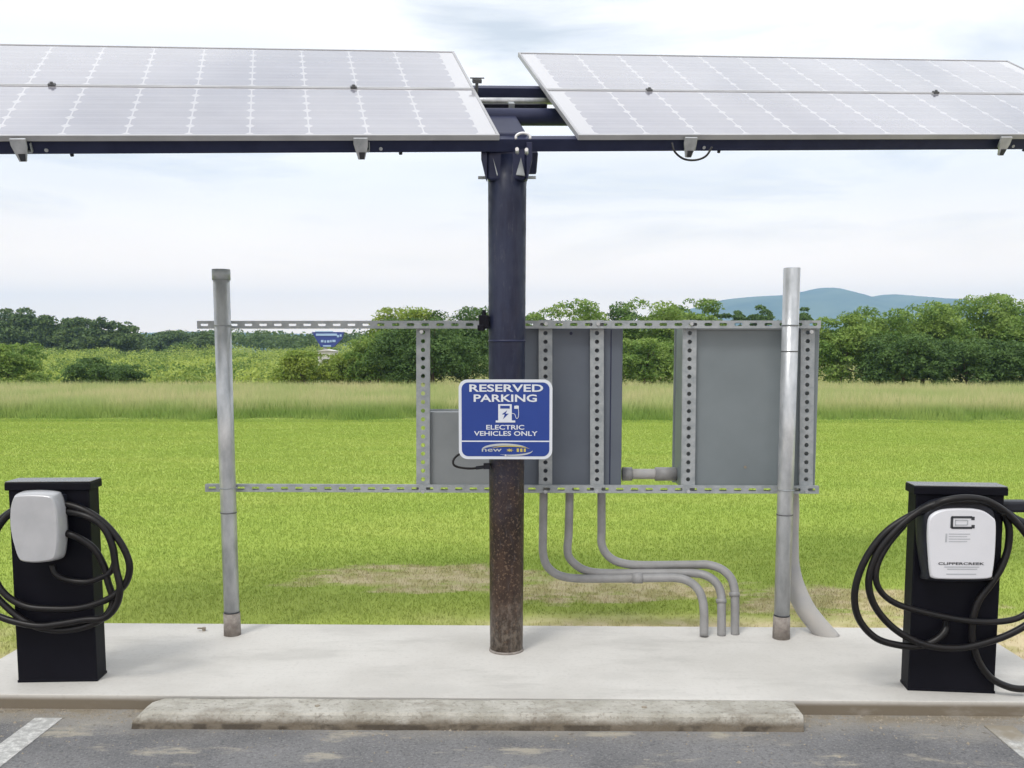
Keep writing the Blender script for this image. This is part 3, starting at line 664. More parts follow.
# front rail, torque tube, rear rail (run under the modules)
U0, U1 = -3.75, 4.25
def bar(name, u0, u1, v, h, dv, dh, m, bev=0.004): return MB().box(Q((u0 + u1) / 2, v, h), (u1 - u0, dv, dh), AX).build(name, m, arr, bevel=bev)
bar('front_rail', U0 + .1, U1 - .1, 0.045, -0.061, 0.05, 0.066, M['navy'])
bar('rear_rail', U0 + .1, U1 - .1, 0.92, -0.075, 0.05, 0.07, M['navy'])
MB().cyl(Q(U0, .68, -.135), Q(U1, .68, -.135), 0.048, 0.048, 28).build('torque_tube', M['navy'], arr, True)
MB().cyl(Q(-.3, .82, -.09), Q(.7, .82, -.09), 0.019, 0.019, 14).build('conduit_run', M['galv'], arr, True)
# mast neck from the pole to the torque tube
nk = MB(); nk.box(Q(.125, .40, -.175), (0.20, 0.66, 0.12), AX); nk.build('mast_neck', M['navy'], arr, bevel=0.01)
nk = MB(); p = PY(523, 137.5, 4.83); nk.tube([p + X_ * (.036 * math.cos(a)) + Z_ * (.022 * math.sin(a)) for a in np.linspace(-.3, pi + .3, 9)], 0.0065, 8, 3); nk.build('u_bolt', M['alu_light'], arr, True)
MB().box(Q(.12, .765, -.105), (.62, .02, .035), AX).build('bracket_bar', M['dark_plastic'], arr, bevel=.003)
for u_ in (.02, .22): MB().box(Q(u_, .765, -.105), (.035, .035, .05), AX).build('tube_clamp', M['galv_dull'], arr, bevel=.004)
p = Q(.02, .79, 0); MB().cyl(p - Nn * .04, p + Nn * .045, 0.009, 0.009, 8).box(p + Nn * .03, (.05, .03, .02), AX).box(p + Nn * .045, (.08, .010, .005), AX).build('clamp_bolt', M['galv_dark'], arr)
# modules
def module(u0, v0, Lu=3.52, Lv=0.747):
    t = MB(); th = 0.027; fwid = 0.014
    for (uc, vc, du, dv) in ((Lu/2, fwid/2, Lu, fwid), (Lu/2, Lv - fwid/2, Lu, fwid), (fwid/2, Lv/2, fwid, Lv - 2*fwid), (Lu - fwid/2, Lv/2, fwid, Lv - 2*fwid)):
        t.box(Q(u0 + uc, v0 + vc, -th/2), (du, dv, th), AX)
    par = bpy.data.objects.new('solar_panel', None)
    g = MB(); e = 0.012; c = [Q(u0 + e, v0 + e, -.004), Q(u0 + Lu - e, v0 + e, -.004), Q(u0 + Lu - e, v0 + Lv - e, -.004), Q(u0 + e, v0 + Lv - e, -.004)]
    c2 = [q - Nn * 0.006 for q in c]
    g.add(c + c2, [(0, 1, 2, 3), (7, 6, 5, 4), (0, 4, 5, 1), (1, 5, 6, 2), (2, 6, 7, 3), (3, 7, 4, 0)])
    mu = (0.095 - e) / 0.2775; mv = 0.13
    P = {0: (-mu, -mv), 1: (12 + mu, -mv), 2: (12 + mu, 6 + mv), 3: (-mu, 6 + mv)}; P.update({4: P[0], 5: P[1], 6: P[2], 7: P[3]})
    g.uv = [P[i] for f in g.f for i in f]
    o = g.build('solar_panel', M['cells'], arr)
    fr = t.build('frame', M['alu'], o, bevel=0.0015)
    jb = MB().box(Q(u0 + Lu/2, v0 + Lv*.8, -.03), (.16, .1, .03), AX); jb.build('junction_box', M['dark_plastic'], o)
for u0 in (-3.52, 0.4061):
    for v0 in (0.0, 0.752): module(u0, v0)
# joists with end clamps
for uj in (-3.3, -2.216, -0.688, 1.006, 2.874):
    dv0 = uj + 0.02
    ch = MB(); ch.box(Q(dv0, .745, -.078), (.045, 1.50, .006), AX); ch.box(Q(dv0 - .0225, .745, -.058), (.004, 1.50, .042), AX); ch.box(Q(dv0 + .0225, .745, -.058), (.004, 1.50, .042), AX)
    jo = ch.build('joist', M['galv_dull'], arr)
    ec = MB(); ec.prism([(-.034, .020), (.034, .020), (.034, -.02), (.018, -.085), (-.014, -.085), (-.034, -.01)], Q(uj, -.016, -.026), A, Nn, -B, .012)
    ec.build('end_clamp', M['galv'], jo, bevel=.002)
    MB().prism([(-.010, -.048), (.020, -.048), (.014, -.082), (-.006, -.082)], Q(uj, -.0285, -.026), A, Nn, -B, .004).build('clamp_slot', M['print_dark'], jo)
    MB().box(Q(uj + .02, .7435, .004), (.034, .026, .009), AX).cyl(Q(uj + .02, .7435, .007), Q(uj + .02, .7435, .017), .009, .008, 8).build('mid_clamp', M['galv_dark'], jo)
    MB().cyl(Q(uj + .10, .018, -.075), Q(uj + .10, .03, -.075), .009, .009, 8).build('bolt', M['galv'], jo)
    MB().cyl(Q(uj + .20, .045, -.098), Q(uj + .20, .045, -.112), .009, .009, 8).build('bolt', M['dark_plastic'], jo)
cl = MB().tube([PY(672, 143, 4.98), PY(675, 152, 4.96), PY(684, 159, 4.96), PY(696, 160, 4.96), PY(706, 156, 4.97), PY(712, 147, 4.99)], .0055, 8)
cl.build('panel_cable', M['rubber'], arr, True)
bk = MB().box(PY(484, 322, 4.97), (.05, .05, .07)).box(PY(481, 328, 4.96), (.035, .04, .03)).cyl(PY(484, 316, 4.97), PY(484, 310, 4.97), .014, .01, 8)
bk.build('cable_clamp', M['black'], arr, bevel=.008)

# ---------------- equipment rack: posts, rails, struts
RY = 5.36
rack = thing('equipment_rack', (-0.15, 5.24, 0), 'galvanised two-post rack of perforated rails and struts behind the black pole', 'equipment rack')
for (pb, pt_, r_, cap) in ((G(232, 635), PY(221, 270, 5.24), .0425, True), (G(782, 639), PY(792, 268, 5.24), .0425, False)):
    pb = np.array([pb[0], 5.24, 0]); d = (pt_ - pb) / (pt_ - pb)[2]
    at = lambda z: pb + d * z
    po = MB().cyl(at(0.10), at(pt_[2]), r_, r_ * 1.06, 28, cap=True).build('post', M['galv'], rack, True)
    MB().cyl(at(0.0), at(0.128), r_ * 1.13, r_ * 1.1, 20).build('footing_sleeve', M['muddy'], po, True)
    MB().cyl(at(0.128), at(0.136), r_ * 1.03, r_ * 1.03, 20).build('gap_ring', M['print_dark'], po, True)
    if cap: MB().cyl(at(pt_[2] - .055), at(pt_[2] + .003), r_ * 1.16, r_ * 1.16, 24).build('post_cap', M['galv_dull'], po, True)
    for z in (PY(220, 325.5, 5.24)[2], PY(220, 488, 5.24)[2]):
        c = at(z); MB().tube([c + [math.cos(a) * r_ * 1.09, math.sin(a) * r_ * 1.09, 0] for a in np.linspace(-pi - .5, .5, 12)], .0028, 6, 2).build('pipe_strap', M['galv_dull'], po, True)
    if True:
        for zz in (PY(783, 515, 5.24)[2], PY(790, 352, 5.24)[2])[:1 if cap else 2]:
            c = at(zz); MB().cyl(c, c + [0, 0, .006], r_ * 1.075, r_ * 1.075, 24).build('joint_ring', M['galv_dark'], po, True)
def perforated(mb, o, sd_, td, nd, length, width, pitch, hs, ht, depth, th=0.0025):
    """slotted channel: face with real holes, two side flanges"""
    o, sd_, td, nd = (np.array(q, float) for q in (o, sd_, td, nd)); n = max(1, int(length / pitch)); p = length / n
    for i in range(n):
        c = o + sd_ * (i + .5) * p
        ang = [k * pi / 4 for k in range(8)]; inner = [(math.cos(a) * hs, math.sin(a) * ht) for a in ang]
        if hs > ht * 1.4: inner = [(hs, 0), (hs * .8, ht), (0, ht), (-hs * .8, ht), (-hs, 0), (-hs * .8, -ht), (0, -ht), (hs * .8, -ht)]
        hp, hw = p / 2, width / 2
        outer = [(hp, 0), (hp, hw), (0, hw), (-hp, hw), (-hp, 0), (-hp, -hw), (0, -hw), (hp, -hw)]
        V = [c + sd_ * a + td * b for a, b in inner + outer] + [c + sd_ * a + td * b + nd * th for a, b in inner + outer]
        Fc = []
        for k in range(8):
            j = (k + 1) % 8; Fc += [(k, j, 8 + j, 8 + k), (16 + k, 24 + k, 24 + j, 16 + j), (k, 16 + k, 16 + j, j)]
        mb.add(V, Fc)
    for s_ in (-1, 1):
        mb.box(o + sd_ * length / 2 + td * s_ * (width / 2 - .0012) + nd * (depth / 2 + .003), (length, .0024, depth), [sd_, td, nd])
        mb.box(o + sd_ * length / 2 + td * s_ * (width / 2 - .008) + nd * (depth + .004), (length, .014, .0024), [sd_, td, nd])
for (x0, x1, yc) in ((197, 821, 325.3), (205, 819, 488.5)):
    p0, p1 = PY(x0, yc, 5.295), PY(x1, yc - (1.5 if yc < 400 else -1.0), 5.295); zc = (p0[2] + p1[2]) / 2
    mb = MB(); perforated(mb, (p0[0], 5.295, zc), X_, Z_, Y_, p1[0] - p0[0], .043, .0815, .022, .0085, .026)
    rl = mb.build('rail', M['galv_dull'], rack)
STR = [(423, 328, 491), (545.5, 320, 491), (597, 320, 491), (688, 320, 491), (806, 328, 491)]
for xc, yt, yb in STR:
    p0, p1 = PY(xc, yb + 1, RY - .03), PY(xc + (2 if xc > 660 else 0), yt, RY - .03)
    x_ = (p0[0] + p1[0]) / 2; mb = MB(); dv = (p1 - p0); ln = np.linalg.norm(dv); dv = dv / ln
    perforated(mb, p0, dv, X_, Y_, ln, .076, .0463, .0125, .0125, .022)
    so = mb.build('strut', M['galv_dull'], rack)
    for zz in (p1[2] - .01, p0[2] + .02):
        MB().cyl((x_ + .0, 5.286, zz - .012), (x_, 5.30, zz - .012), .011, .011, 6).build('bolt', M['galv'], so)

# ---------------- enclosures
def cabinet(name, x0, x1, y0, y1, depth, m, label, Yf=RY, cat='electrical box', rim=.012):
    p0, p1 = PY(x0, y1, Yf), PY(x1, y0, Yf)
    t = thing(name, ((p0[0] + p1[0]) / 2, Yf + depth / 2, p0[2]), label, cat)
    body = MB().b2((p0[0], Yf, p0[2]), (p1[0], Yf + depth - .03, p1[2])).build('body', m, t, bevel=.005)
    MB().b2((p0[0] - .008, Yf + depth - .028, p0[2] - .008), (p1[0] + .008, Yf + depth, p1[2] + .008)).build('door', m, t, bevel=.006)
    for zf in (.2, .8):
        z = p0[2] + (p1[2] - p0[2]) * zf
        MB().cyl((p1[0] + .012, Yf + depth - .03, z - .03), (p1[0] + .012, Yf + depth - .03, z + .03), .008, .008, 8).build('hinge', M['galv_dull'], t)
    return t, p0, p1
t, p0, p1 = cabinet('electrical_cabinet', 680, 820, 327, 487, .27, M['cab_grey'], 'large grey electrical cabinet at the right end of the rack, behind the right post')
MB().b2((p0[0] + .03, RY - .004, p0[2] + .004), (p0[0] + .036, RY - .001, p1[2] - .02)).b2((p0[0] + .02, RY - .004, p1[2] - .016), (p1[0] - .01, RY - .001, p1[2] - .010)).build('seam', M['cab_light'], t)
for dx, dz in ((.27, .1),): MB().cyl((p0[0] + .365, RY - .004, p0[2] + .115), (p0[0] + .365, RY, p0[2] + .115), .008, .008, 10).build('knockout', M['stone'], t)
t, p0, p1 = cabinet('electrical_cabinet', 492, 623, 328, 487, .24, M['cab_blue'], 'tall blue-grey electrical cabinet right behind the black pole and sign')
MB().b2((PY(591, 400, RY)[0], RY - .006, p0[2] + .004), (PY(592.5, 400, RY)[0], RY - .0005, p1[2] - .004)).b2((PY(610, 400, RY)[0] , RY - .003, p0[2] + .01), (PY(611, 400, RY)[0], RY - .0005, p1[2] - .01)).build('seam', M['navy'], t)
MB().cyl((PY(571, 334, RY)[0], RY - .004, p1[2] - .03), (PY(571, 334, RY)[0], RY, p1[2] - .03), .009, .009, 10).build('knockout', M['navy'], t)
t, p0, p1 = cabinet('electrical_box', 429, 500, 412, 486, .15, M['cab_light'], 'small light grey electrical box left of the parking sign, on the leftmost strut')

# ---------------- conduits
def conduit(pix, Ys, r, label, m=M['pvc'], couplings=()):
    pts = [PY(x, y, Yv) for (x, y), Yv in zip(pix, Ys)]
    t = thing('conduit', (pts[-1][0], pts[-1][1], 0), label, 'conduit', 'grey conduits curving from the cabinet to the slab')
    MB().tube(pts, r, 12, 7).build('pipe', m, t, True)
    for a, b in couplings:
        pa = pts[a] + (pts[b] - pts[a]) * .35; pb = pts[a] + (pts[b] - pts[a]) * .65
        MB().cyl(pa, pb, r * 1.22, r * 1.22, 14).build('coupling', m, t, True)
    return t
Yc = 5.42
def ys(n, e=5.26): return list(np.linspace(Yc, e, n))
cA = [(543.5, 484), (543.5, 500), (543, 535), (543, 552), (546, 564), (553, 572), (563, 576.5), (580, 578.5), (620, 578.5), (655, 578), (676, 578), (688, 581), (697, 588), (702, 598), (704, 612), (704, 636)]
cB = [(569.5, 484), (569.5, 500), (568.5, 535), (567.5, 548), (569, 557), (576, 565), (586, 570.5), (602, 573), (640, 573), (676, 573), (697, 573.5), (709, 577), (717, 584), (721, 594), (721.5, 608), (721.5, 636.5)]
cC = [(601.5, 484), (601.5, 500), (601.5, 530), (601.5, 543), (605, 552), (612, 559), (622, 563), (638, 565), (670, 565), (695, 564.8), (708, 564.8), (721, 569), (730, 577), (734, 587), (735, 602), (735, 636.5)]
def fy(n): return [5.42] * 8 + list(np.linspace(5.42, 5.255, n - 8))
conduit(cA, fy(16), .0245, 'leftmost and lowest of the three curved conduits, reaching the slab first', couplings=((9, 8),))
conduit(cB, [y + .03 for y in fy(16)], .0245, 'middle one of the three curved conduits below the blue-grey cabinet', couplings=((13, 14),))
conduit(cC, [y + .05 for y in fy(16)], .0245, 'rightmost and topmost of the three curved conduits, nearest the right post', couplings=((13, 14),))
# the three start a little high; feet go into the slab
t = thing('conduit', (PY(815, 635, 5.33)[0], 5.33, 0), 'fat dusty grey conduit elbow sweeping down behind the right post', 'conduit')
pts = [PY(793, 484, 5.46), PY(794, 510, 5.46), PY(793, 540, 5.45), PY(792, 565, 5.43), PY(796, 588, 5.40), PY(805, 608, 5.36), PY(817, 624, 5.33), PY(832, 641, 5.30)]
MB().tube(pts, lambda u: .030 + .026 * min(1, max(0, (u - .25) / .35)), 16, 7).build('pipe', M['pvc_dusty'], t, True)
t = thing('conduit', (PY(648, 474, 5.5)[0], 5.5, PY(648, 474, 5.5)[2]), 'short horizontal grey conduit joining the two big cabinets', 'conduit')
a, b = PY(622, 474, 5.5), PY(684, 474, 5.5)
MB().cyl(a, b, .030, .030, 18).build('pipe', M['pvc_dusty'], t, True)
for x0, x1 in ((622, 632), (655, 676)):
    MB().cyl(PY(x0, 474, 5.5), PY(x1, 474, 5.5), .0395, .0395, 18).build('coupling', M['pvc'], t, True)
t = thing('cable', PY(470, 462, 5.0), 'thin black cable looping out below the left corner of the parking sign', 'cable')
MB().tube([PY(466, 452, 4.98), PY(458, 455, 4.97), PY(453.5, 460, 4.96), PY(454, 465, 4.95), PY(460, 467.5, 4.95), PY(472, 468.5, 4.95), PY(486, 466.5, 4.95), PY(492, 464, 4.97)], .0062, 8).build('wire', M['rubber'], t, True)
MB().cyl(PY(476, 468, 4.95), PY(484, 467, 4.95), .0095, .0095, 10).box(PY(487, 466, 4.95), (.035, .03, .03)).build('connector', M['dark_plastic'], t)

# ---------------- parking sign
SYn = 4.87
p0, p1 = PY(459, 459, SYn), PY(552.5, 379.5, SYn); W_, H_ = p1[0] - p0[0], p1[2] - p0[2]; SC = np.array([(p0[0] + p1[0]) / 2, SYn, (p0[2] + p1[2]) / 2])
sg = thing('parking_sign', (SC[0], SYn, p0[2]), 'blue reserved parking sign for electric vehicles with white border, fixed to the black pole', 'sign')
mY = -Y_
MB().prism(round_rect(W_, H_, .045), SC + Y_ * .002, X_, Z_, mY, .004).build('sign_plate', M['sign_white'], sg)
MB().prism(round_rect(W_ - .030, H_ - .030, .034), SC + mY * .002, X_, Z_, mY, .0012).build('blue_field', M['sign_blue'], sg)
sx = lambda px: (px - 505.75) / (552.5 - 459) * W_; sz = lambda py: -(py - 419.25) / (459 - 379.5) * H_
ln = MB(); ln.box(SC + mY * .0036 + Z_ * sz(441), (W_ - .03, .0012, .0062)); ln.build('divider_line', M['sign_white'], sg)
tx = MB(); dep = SC + mY * .0034
text_into(tx, 'RESERVED', dep + X_ * sx(506.5) + Z_ * sz(388), X_, Z_, mY, sx(543) - sx(469.5), .0385, .022)
tx.build('lettering', M['sign_white'], sg); tx = MB(); text_into(tx, 'PARKING', dep + X_ * sx(505.5) + Z_ * sz(398), X_, Z_, mY, sx(537) - sx(474), .0385, .022)
tx.build('lettering', M['sign_white'], sg); tx = MB(); text_into(tx, 'ELECTRIC', dep + X_ * sx(505.5) + Z_ * sz(427), X_, Z_, mY, sx(524.5) - sx(486.5), .024, .016)
tx.build('lettering', M['sign_white'], sg); tx = MB(); text_into(tx, 'VEHICLES ONLY', dep + X_ * sx(506) + Z_ * sz(433.2), X_, Z_, mY, sx(538) - sx(474.5), .024, .016)
tx.build('lettering', M['sign_white'], sg)
em = MB(); ed = dep
def rect(mb, x0, y0, x1, y1, h=.0018): mb.box(SC + mY * (.0032 + h / 2) + X_ * (sx(x0) + sx(x1)) / 2 + Z_ * (sz(y0) + sz(y1)) / 2, (sx(x1) - sx(x0), h, sz(y0) - sz(y1)))
rect(em, 498.5, 404, 512, 420.2); rect(em, 496, 420.2, 515.5, 422.2)
hose = [(512, 413), (515, 414), (516.5, 418), (518.5, 417), (518.8, 410), (517, 405)]
em.tube([SC + mY * .0045 + X_ * sx(a) + Z_ * sz(b) for a, b in hose], .0016, 6, 3)
rect(em, 514.5, 405.5, 519, 408.5)
em.build('charger_symbol', M['sign_white'], sg)
eb = MB(); rect(eb, 500.5, 405.5, 510, 408.3, .003)
eb.prism([(sx(507.5), sz(410)), (sx(502), sz(414.2)), (sx(505), sz(414.2)), (sx(503.2), sz(419)), (sx(509), sz(413.4)), (sx(505.8), sz(413.4))], SC + mY * .0048, X_, Z_, mY, .0008)
eb.build('symbol_cutout', M['sign_blue'], sg)
def swoosh(cx, cy, rx, ry, a0, a1, wmax):
    pts_o, pts_i = [], []
    for i in range(25):
        t_ = i / 24; a = RAD(a0 + (a1 - a0) * t_); wd = wmax * math.sin(pi * t_) + .0006
        e = (math.cos(a) * rx, math.sin(a) * ry); pts_o.append((cx + e[0], cy + e[1] + wd / 2)); pts_i.append((cx + e[0], cy + e[1] - wd / 2))
    return pts_o, pts_i
def strip(mb, po, pi_, h=.0034):
    n = len(po); mb.add([SC + mY * (h + .0012) + X_ * a + Z_ * b for a, b in po + pi_], [(i, n + i, n + i + 1, i + 1) for i in range(n - 1)])
lg = MB(); strip(lg, *swoosh(sx(506), sz(449.5), .123, .027, 195, 30, .011)); strip(lg, *swoosh(sx(512), sz(450), .108, .026, 235, 365, .008))
text_into(lg, 'new', SC + mY * .0036 + X_ * sx(492) + Z_ * sz(450), X_, Z_, mY, sx(502) - sx(482), .015, .01)
lg.build('logo_swoosh', M['logo_silver'], sg)
lg = MB()
for k_ in range(7):
    a_ = RAD(k_ * 360 / 7); c0 = (sx(510), sz(450)); lg.prism([(c0[0] + .005 * math.cos(a_ + 1.9), c0[1] + .004 * math.sin(a_ + 1.9)), (c0[0] + .005 * math.cos(a_ - 1.9), c0[1] + .004 * math.sin(a_ - 1.9)), (c0[0] + .020 * math.cos(a_), c0[1] + .011 * math.sin(a_))][::-1], SC + mY * (.0036 + k_ * .0002), X_, Z_, mY, .0008)
for x_, w_2 in ((517, 2.2), (520.5, 2.2), (524, 2.0)): rect(lg, x_, 448.3, x_ + w_2, 451.6, .0016)
strip(lg, *swoosh(sx(510), sz(450), .108, .0215, 150, 20, .005), h=.0040); lg.build('logo_accent', M['logo_gold'], sg)
for z in (.17, -.185): MB().cyl(SC + Z_ * z + mY * .003, SC + Z_ * z + mY * .007, .005, .004, 8).build('rivet', M['alu_light'], sg)
MB().box(SC + Y_ * .028 + Z_ * .12, (.12, .05, .03)).box(SC + Y_ * .028 - Z_ * .12, (.12, .05, .03)).build('mount_bracket', M['galv_dull'], sg)

# ---------------- charging pedestals
def pedestal(pxl, pxr, pyb, pyt, depth, rot, label, capov=.012):
    a, b = G(pxl, pyb), G(pxr, pyb); Yf = (a[1] + b[1]) / 2; wd = b[0] - a[0]; top = PY((pxl + pxr) / 2, pyt, Yf)[2]
    c, s_ = math.cos(rot), math.sin(rot); ax = np.array([[c, s_, 0], [-s_, c, 0], [0, 0, 1.]])
    pc = np.array([(a[0] + b[0]) / 2, Yf, 0]) + ax[1] * depth / 2
    t = thing('charging_pedestal', pc, label, 'pedestal', 'black charging pedestals on the slab')
    MB().box(pc + Z_ * (top - .035) / 2, (wd, depth, top - .035), ax).build('column', M['black'], t, bevel=.006)
    MB().box(pc + Z_ * (top - .0185), (wd + 2 * capov, depth + 2 * capov, .037), ax).build('cap', M['black'], t, bevel=.004)
    MB().box(pc + Z_ * (top + .0035), (wd + 2 * capov - .004, depth + 2 * capov - .004, .005), ax).build('cap_plate', M['black_top'], t, bevel=.002)
    MB().box(pc + Z_ * .006, (wd + .004, depth + .004, .012), ax).build('base_flange', M['black'], t, bevel=.002)
    return t, pc, ax, wd, top, Yf
pedL, pcL, axL, wL, topL, YL = pedestal(19, 96.5, 682, 482.5, .125, RAD(4), 'left black charging pedestal, carrying the silver rounded charger')
pedR, pcR, axR, wR, topR, YR = pedestal(909.5, 992.5, 692, 487, .12, RAD(-5), 'right black charging pedestal, carrying the white-faced charger')

def shell(outline, o, depth, inset, n=5, power=.5):
    """domed shell over an outline in the XZ plane, bulging towards -Y"""
    mb = MB(); k = len(outline); c = np.mean(outline, 0); o = np.array(o)
    for j in range(n + 1):
        t_ = j / n; sc_ = 1 - inset * (1 - math.sqrt(max(0, 1 - t_ * t_)))
        for p in outline: q = c + (np.array(p) - c) * sc_; mb.v.append(tuple(o + X_ * q[0] + Z_ * q[1] - Y_ * depth * t_))
    for j in range(n):
        for i in range(k): mb.f.append((j*k+i, j*k+(i+1) % k, (j+1)*k+(i+1) % k, (j+1)*k+i))
    mb.f += [tuple(range(k))[::-1], tuple(range(n*k, (n+1)*k))]
    return mb
def smooth_closed(P, sub=5):
    n = len(P); out = []
    for i in range(n):
        a, b, c, d = (np.array(P[(i + q) % n], float) for q in (-1, 0, 1, 2))
        for k in range(sub):
            t_ = k / sub; out.append(tuple(.5 * ((2*b) + (c-a)*t_ + (2*a-5*b+4*c-d)*t_*t_ + (3*b-a-3*c+d)*t_**3)))
    return out
# left charger: silver, barrel shaped
Yq = YL - .10
sil = [(19, 492.5), (38, 491.6), (56, 493), (60.5, 497), (64, 508), (66, 522), (66.3, 538), (65, 552), (62.5, 560), (55, 563), (40, 564.5), (27, 563.5), (21, 560), (16.5, 548), (12.5, 532), (11.2, 518), (12, 505), (15, 496)]
oc = PY(38.5, 528, Yq)
def loc2(L_, Yv, oc): return [((PY(a, b, Yv) - oc)[0], (PY(a, b, Yv) - oc)[2]) for a, b in L_]
sil = [(11.5 + (x - 11.5) * .925, 492 + (y - 492) * .985) for x, y in sil]
ch = thing('ev_charger', (oc[0], YL - .05, oc[2] - .17), 'silver rounded car charger on the front of the left black pedestal', 'car charger')
sh = shell(smooth_closed(loc2(sil, Yq, oc), 4), oc + Y_ * .055, .085, .10, 7); sh.build('cover', M['silver'], ch, True)
MB().prism(loc2([(16, 497), (57, 497), (59, 540), (54, 557), (22, 557), (15, 535)], Yq, oc)[::-1], oc + Y_ * .054, X_, Z_, Y_, .045).build('back_box', M['dark_plastic'], ch, bevel=.004)
sm = MB(); pr = loc2([(16, 511), (27, 512.2), (37, 512.4), (49, 512), (58, 510.5)], Yq, oc); 
MB().tube([oc + X_ * a + Z_ * b - Y_ * .022 for a, b in pr], .0016, 6, 4).build('cover_seam', M['print_grey'], ch, True)
# right charger: white face in a black housing
Yw = YR - .10; oc = PY(962, 545, Yw)
hou = [(934, 506), (948, 501), (964, 499.5), (980, 501), (993, 506), (999, 515), (999, 545), (996, 575), (993, 584), (934, 584), (929, 575), (925, 545), (925, 515)]
fac = [(929, 520), (934, 513.5), (942, 510), (952, 508.7), (963, 508.4), (975, 509), (985, 511.5), (993, 517), (996.3, 522), (996.3, 540), (995, 560), (993, 574), (991, 578.3), (980, 579.6), (962, 579.8), (944, 579.6), (933, 578.5), (930.5, 573), (929, 556), (928, 537)]
ch = thing('ev_charger', (oc[0], YR - .05, oc[2] - .18), 'white-faced car charger with a black bracket emblem on the right pedestal', 'car charger')
shell(smooth_closed(loc2(hou, Yw, oc), 4), oc + Y_ * .10, .085, .10, 6).build('housing', M['dark_plastic'], ch, True)
fp = shell(smooth_closed(loc2(fac, Yw, oc), 3), oc + Y_ * .016, .018, .045, 4).build('faceplate', M['white'], ch, True)
YF = -.0025
def fp_pt(px, py, h=.0): q = PY(px, py, Yw); return np.array([q[0], oc[1] + YF - h, q[2]])
lg = MB()
def frect(mb, x0, y0, x1, y1, h=.0012): a_, b_ = fp_pt(x0, y1), fp_pt(x1, y0); mb.b2((a_[0], a_[1] - h, a_[2]), (b_[0], b_[1], b_[2]))
frect(lg, 951, 516, 972, 518.2); frect(lg, 951, 526.6, 972, 528.8); frect(lg, 950, 517, 953.2, 527.8)
frect(lg, 971, 516.6, 974.5, 520); frect(lg, 971, 524.8, 974.5, 528.2)
lg.build('emblem', M['print_dark'], fp, bevel=.0015)
lg = MB(); frect(lg, 955, 519.6, 967, 520.6); frect(lg, 955, 524.4, 967, 525.4); frect(lg, 954.6, 519.6, 955.8, 525.4); frect(lg, 966.6, 520.2, 968, 524.8)
for k_ in range(4): frect(lg, 948.5, 533.6 + k_ * 2.5, 970 - (k_ % 2) * 3, 534.3 + k_ * 2.5, .0006)
frect(lg, 945, 533.4, 947, 542.0)
for y, x0, x1 in ((566.4, 944, 979), (568.6, 947, 977), (573.6, 946, 976)): frect(lg, x0, y, x1, y + .9, .0006)
lg.build('fine_print', M['print_grey'], fp)
lg = MB(); text_into(lg, 'CLIPPERCREEK', fp_pt(961, 563.5), X_, Z_, -Y_, fp_pt(984, 563)[0] - fp_pt(938, 563)[0], .0125, .02, .001)
lg.build('lettering', M['print_dark'], fp)
# plug holster on the right pedestal's side
hp = MB(); a_ = PY(1005, 501, YR + .02); b_ = PY(1032, 514, YR + .02)
t = thing('plug_holster', (a_[0], YR + .05, a_[2]), 'dark plug holster with plug sticking out from the right side of the right pedestal', 'plug holster')
MB().b2((PY(995, 510, YR + .06)[0], YR + .02, b_[2] + .005), (b_[0], YR + .10, a_[2] - .003)).build('holster_arm', M['dark_plastic'], t, bevel=.012)
MB().tube([PY(1006, 513, YR), PY(1016, 520, YR - .01), PY(1028, 524, YR - .02), PY(1040, 520, YR - .02)], .022, 12).build('plug', M['dark_plastic'], t, True)

def cable(pixd, r, name='charging_cable', label=None, cat=None, parent=None):
    pts = [PY(x, y, Yv) for x, y, Yv in pixd]; return pts
a = YL - .03
front, back_ = YL - .05, YL + .02
tl = thing('charging_cable', (PY(60, 630, YL - .04)[0], YL - .04, PY(60, 630, YL)[2]), 'black charging cable coiled in loops round the silver charger on the left pedestal', 'cable')
LC = [(64, 533, YL-.05), (72, 535, YL-.06), (84, 541, YL-.055), (95, 550, YL-.05), (104, 566, YL-.04), (108, 582, YL-.04), (113, 600, YL-.04), (108, 613, YL-.05), (95, 623, YL-.06), (75, 629, YL-.06), (52, 630, YL-.06), (30, 624, YL-.06), (10, 610, YL-.05), (-8, 590, YL-.04), (-16, 565, YL-.04), (-10, 535, YL-.035), (6, 515, YL-.03), (30, 504, YL-.03), (62, 504, YL-.03), (84, 510, YL-.045), (104, 523, YL-.05), (120, 542, YL-.05), (129, 562, YL-.05), (128, 578, YL-.05), (120, 590, YL-.055), (106, 600, YL-.06), (80, 608, YL-.065), (50, 609, YL-.065), (25, 606, YL-.065), (5, 594, YL-.06), (-6, 575, YL-.05), (-8, 545, YL-.045), (2, 522, YL-.04), (20, 510, YL-.035), (60, 511, YL-.035), (86, 516, YL-.06), (103, 527, YL-.065), (112, 545, YL-.065), (116, 568, YL-.065), (120, 588, YL-.07), (116, 606, YL-.07), (104, 618, YL-.07), (84, 620, YL-.07), (60, 624, YL-.075), (38, 626, YL-.075), (12, 621, YL-.07), (-12, 612, YL-.06)]
MB().tube([PY(*p) for p in LC], .0165, 12, 7).build('cable_coil', M['rubber'], tl, True)
LI = [(52, 565, YL-.03), (56, 574, YL-.04), (68, 580, YL-.045), (86, 582, YL-.045), (100, 578, YL-.045), (111, 571, YL-.04), (115, 556, YL-.03), (110, 538, YL-.025), (100, 524, YL-.02)]
MB().tube([PY(*p) for p in LI], .0145, 12, 7).build('cable_loop', M['rubber'], tl, True)
tr_ = thing('charging_cable', (PY(930, 645, YR - .05)[0], YR - .05, PY(930, 645, YR)[2]), 'black charging cable coiled in wide loops round the white charger on the right pedestal', 'cable')
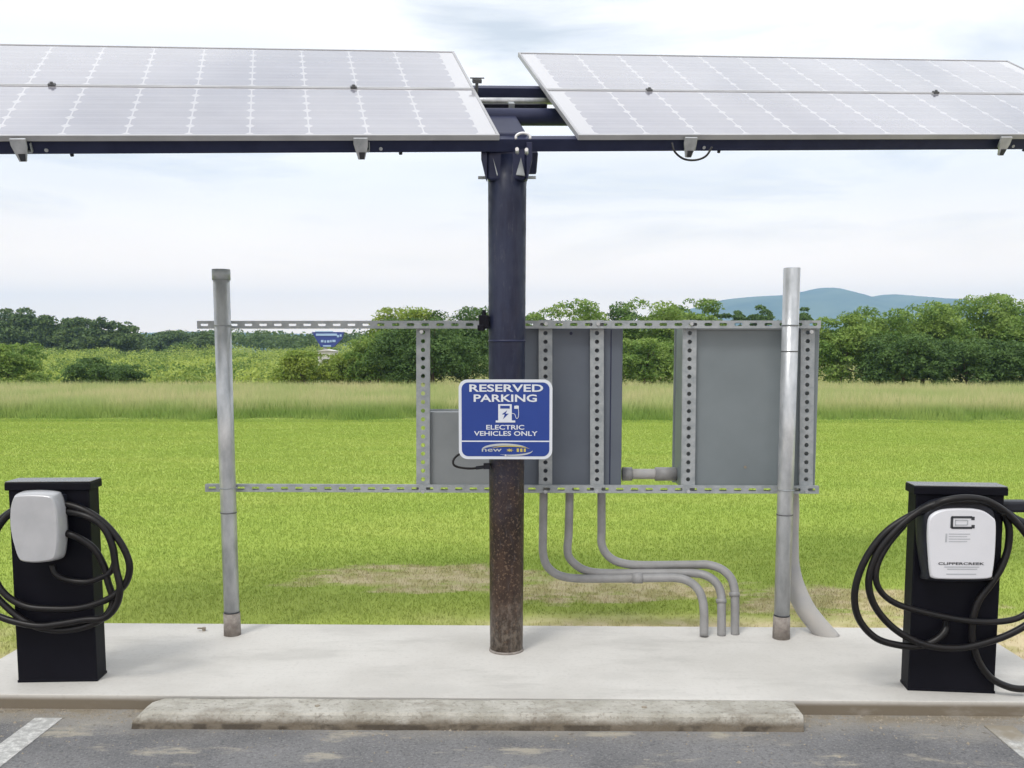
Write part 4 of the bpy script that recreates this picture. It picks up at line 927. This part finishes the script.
RC = [(946, 622, YR-.02), (944, 632, YR-.045), (934, 641, YR-.05), (918, 646, YR-.05), (898, 645, YR-.05), (876, 638, YR-.05), (860, 621, YR-.05), (854.5, 600, YR-.05), (858, 577, YR-.05), (869, 553, YR-.05), (886, 532, YR-.05), (908, 517, YR-.05), (930, 508, YR-.07), (944, 501, YR-.09), (964, 498, YR-.10), (984, 500, YR-.09), (1000, 508, YR-.07), (1014, 520, YR-.05), (1030, 540, YR-.05), (1045, 570, YR-.05), (1044, 600, YR-.05), (1032, 620, YR-.055), (1012, 633, YR-.06), (988, 642, YR-.06), (960, 648, YR-.06), (930, 646, YR-.06), (905, 636, YR-.06), (885, 620, YR-.06), (872, 600, YR-.06), (869, 578, YR-.06), (878, 552, YR-.06), (896, 530, YR-.06), (915, 514, YR-.06), (936, 504, YR-.075), (964, 502, YR-.075), (988, 504, YR-.07), (1004, 513, YR-.06)]
MB().tube([PY(*p) for p in RC], .0165, 12, 7).build('cable_coil', M['rubber'], tr_, True)
RB = [(905, 524, YR-.05), (889, 543, YR-.055), (878, 563, YR-.06), (876, 580, YR-.065), (882, 593, YR-.065), (895, 603, YR-.065), (915, 610, YR-.065), (945, 617, YR-.065), (970, 621, YR-.065), (995, 622, YR-.06), (1018, 618, YR-.055), (1036, 606, YR-.05)]
MB().tube([PY(*p) for p in RB], .0145, 12, 7).build('cable_loop', M['rubber'], tr_, True)
RD = [(1004, 514, YR-.03), (1009, 528, YR-.03), (1008, 548, YR-.03), (1001, 568, YR-.04), (990, 585, YR-.045), (979, 600, YR-.045), (973, 618, YR-.045), (972, 638, YR-.045), (978, 660, YR-.045), (990, 677, YR-.045), (1006, 686, YR-.05), (1022, 689, YR-.05), (1045, 687, YR-.05)]
MB().tube([PY(*p) for p in RD], .0165, 12, 7).build('cable_tail', M['rubber'], tr_, True)

# ---------------- small stub on the slab
p = G(204, 631)
t = MB().cyl(p, p + Z_ * .022, .009, .012, 9).box(p + X_ * -.02 + Z_ * .016, (.035, .012, .008)).build('anchor_stub', M['stone'], bevel=.002)
tag(t, 'tiny brownish anchor stub sticking out of the slab left of the left post', 'anchor')
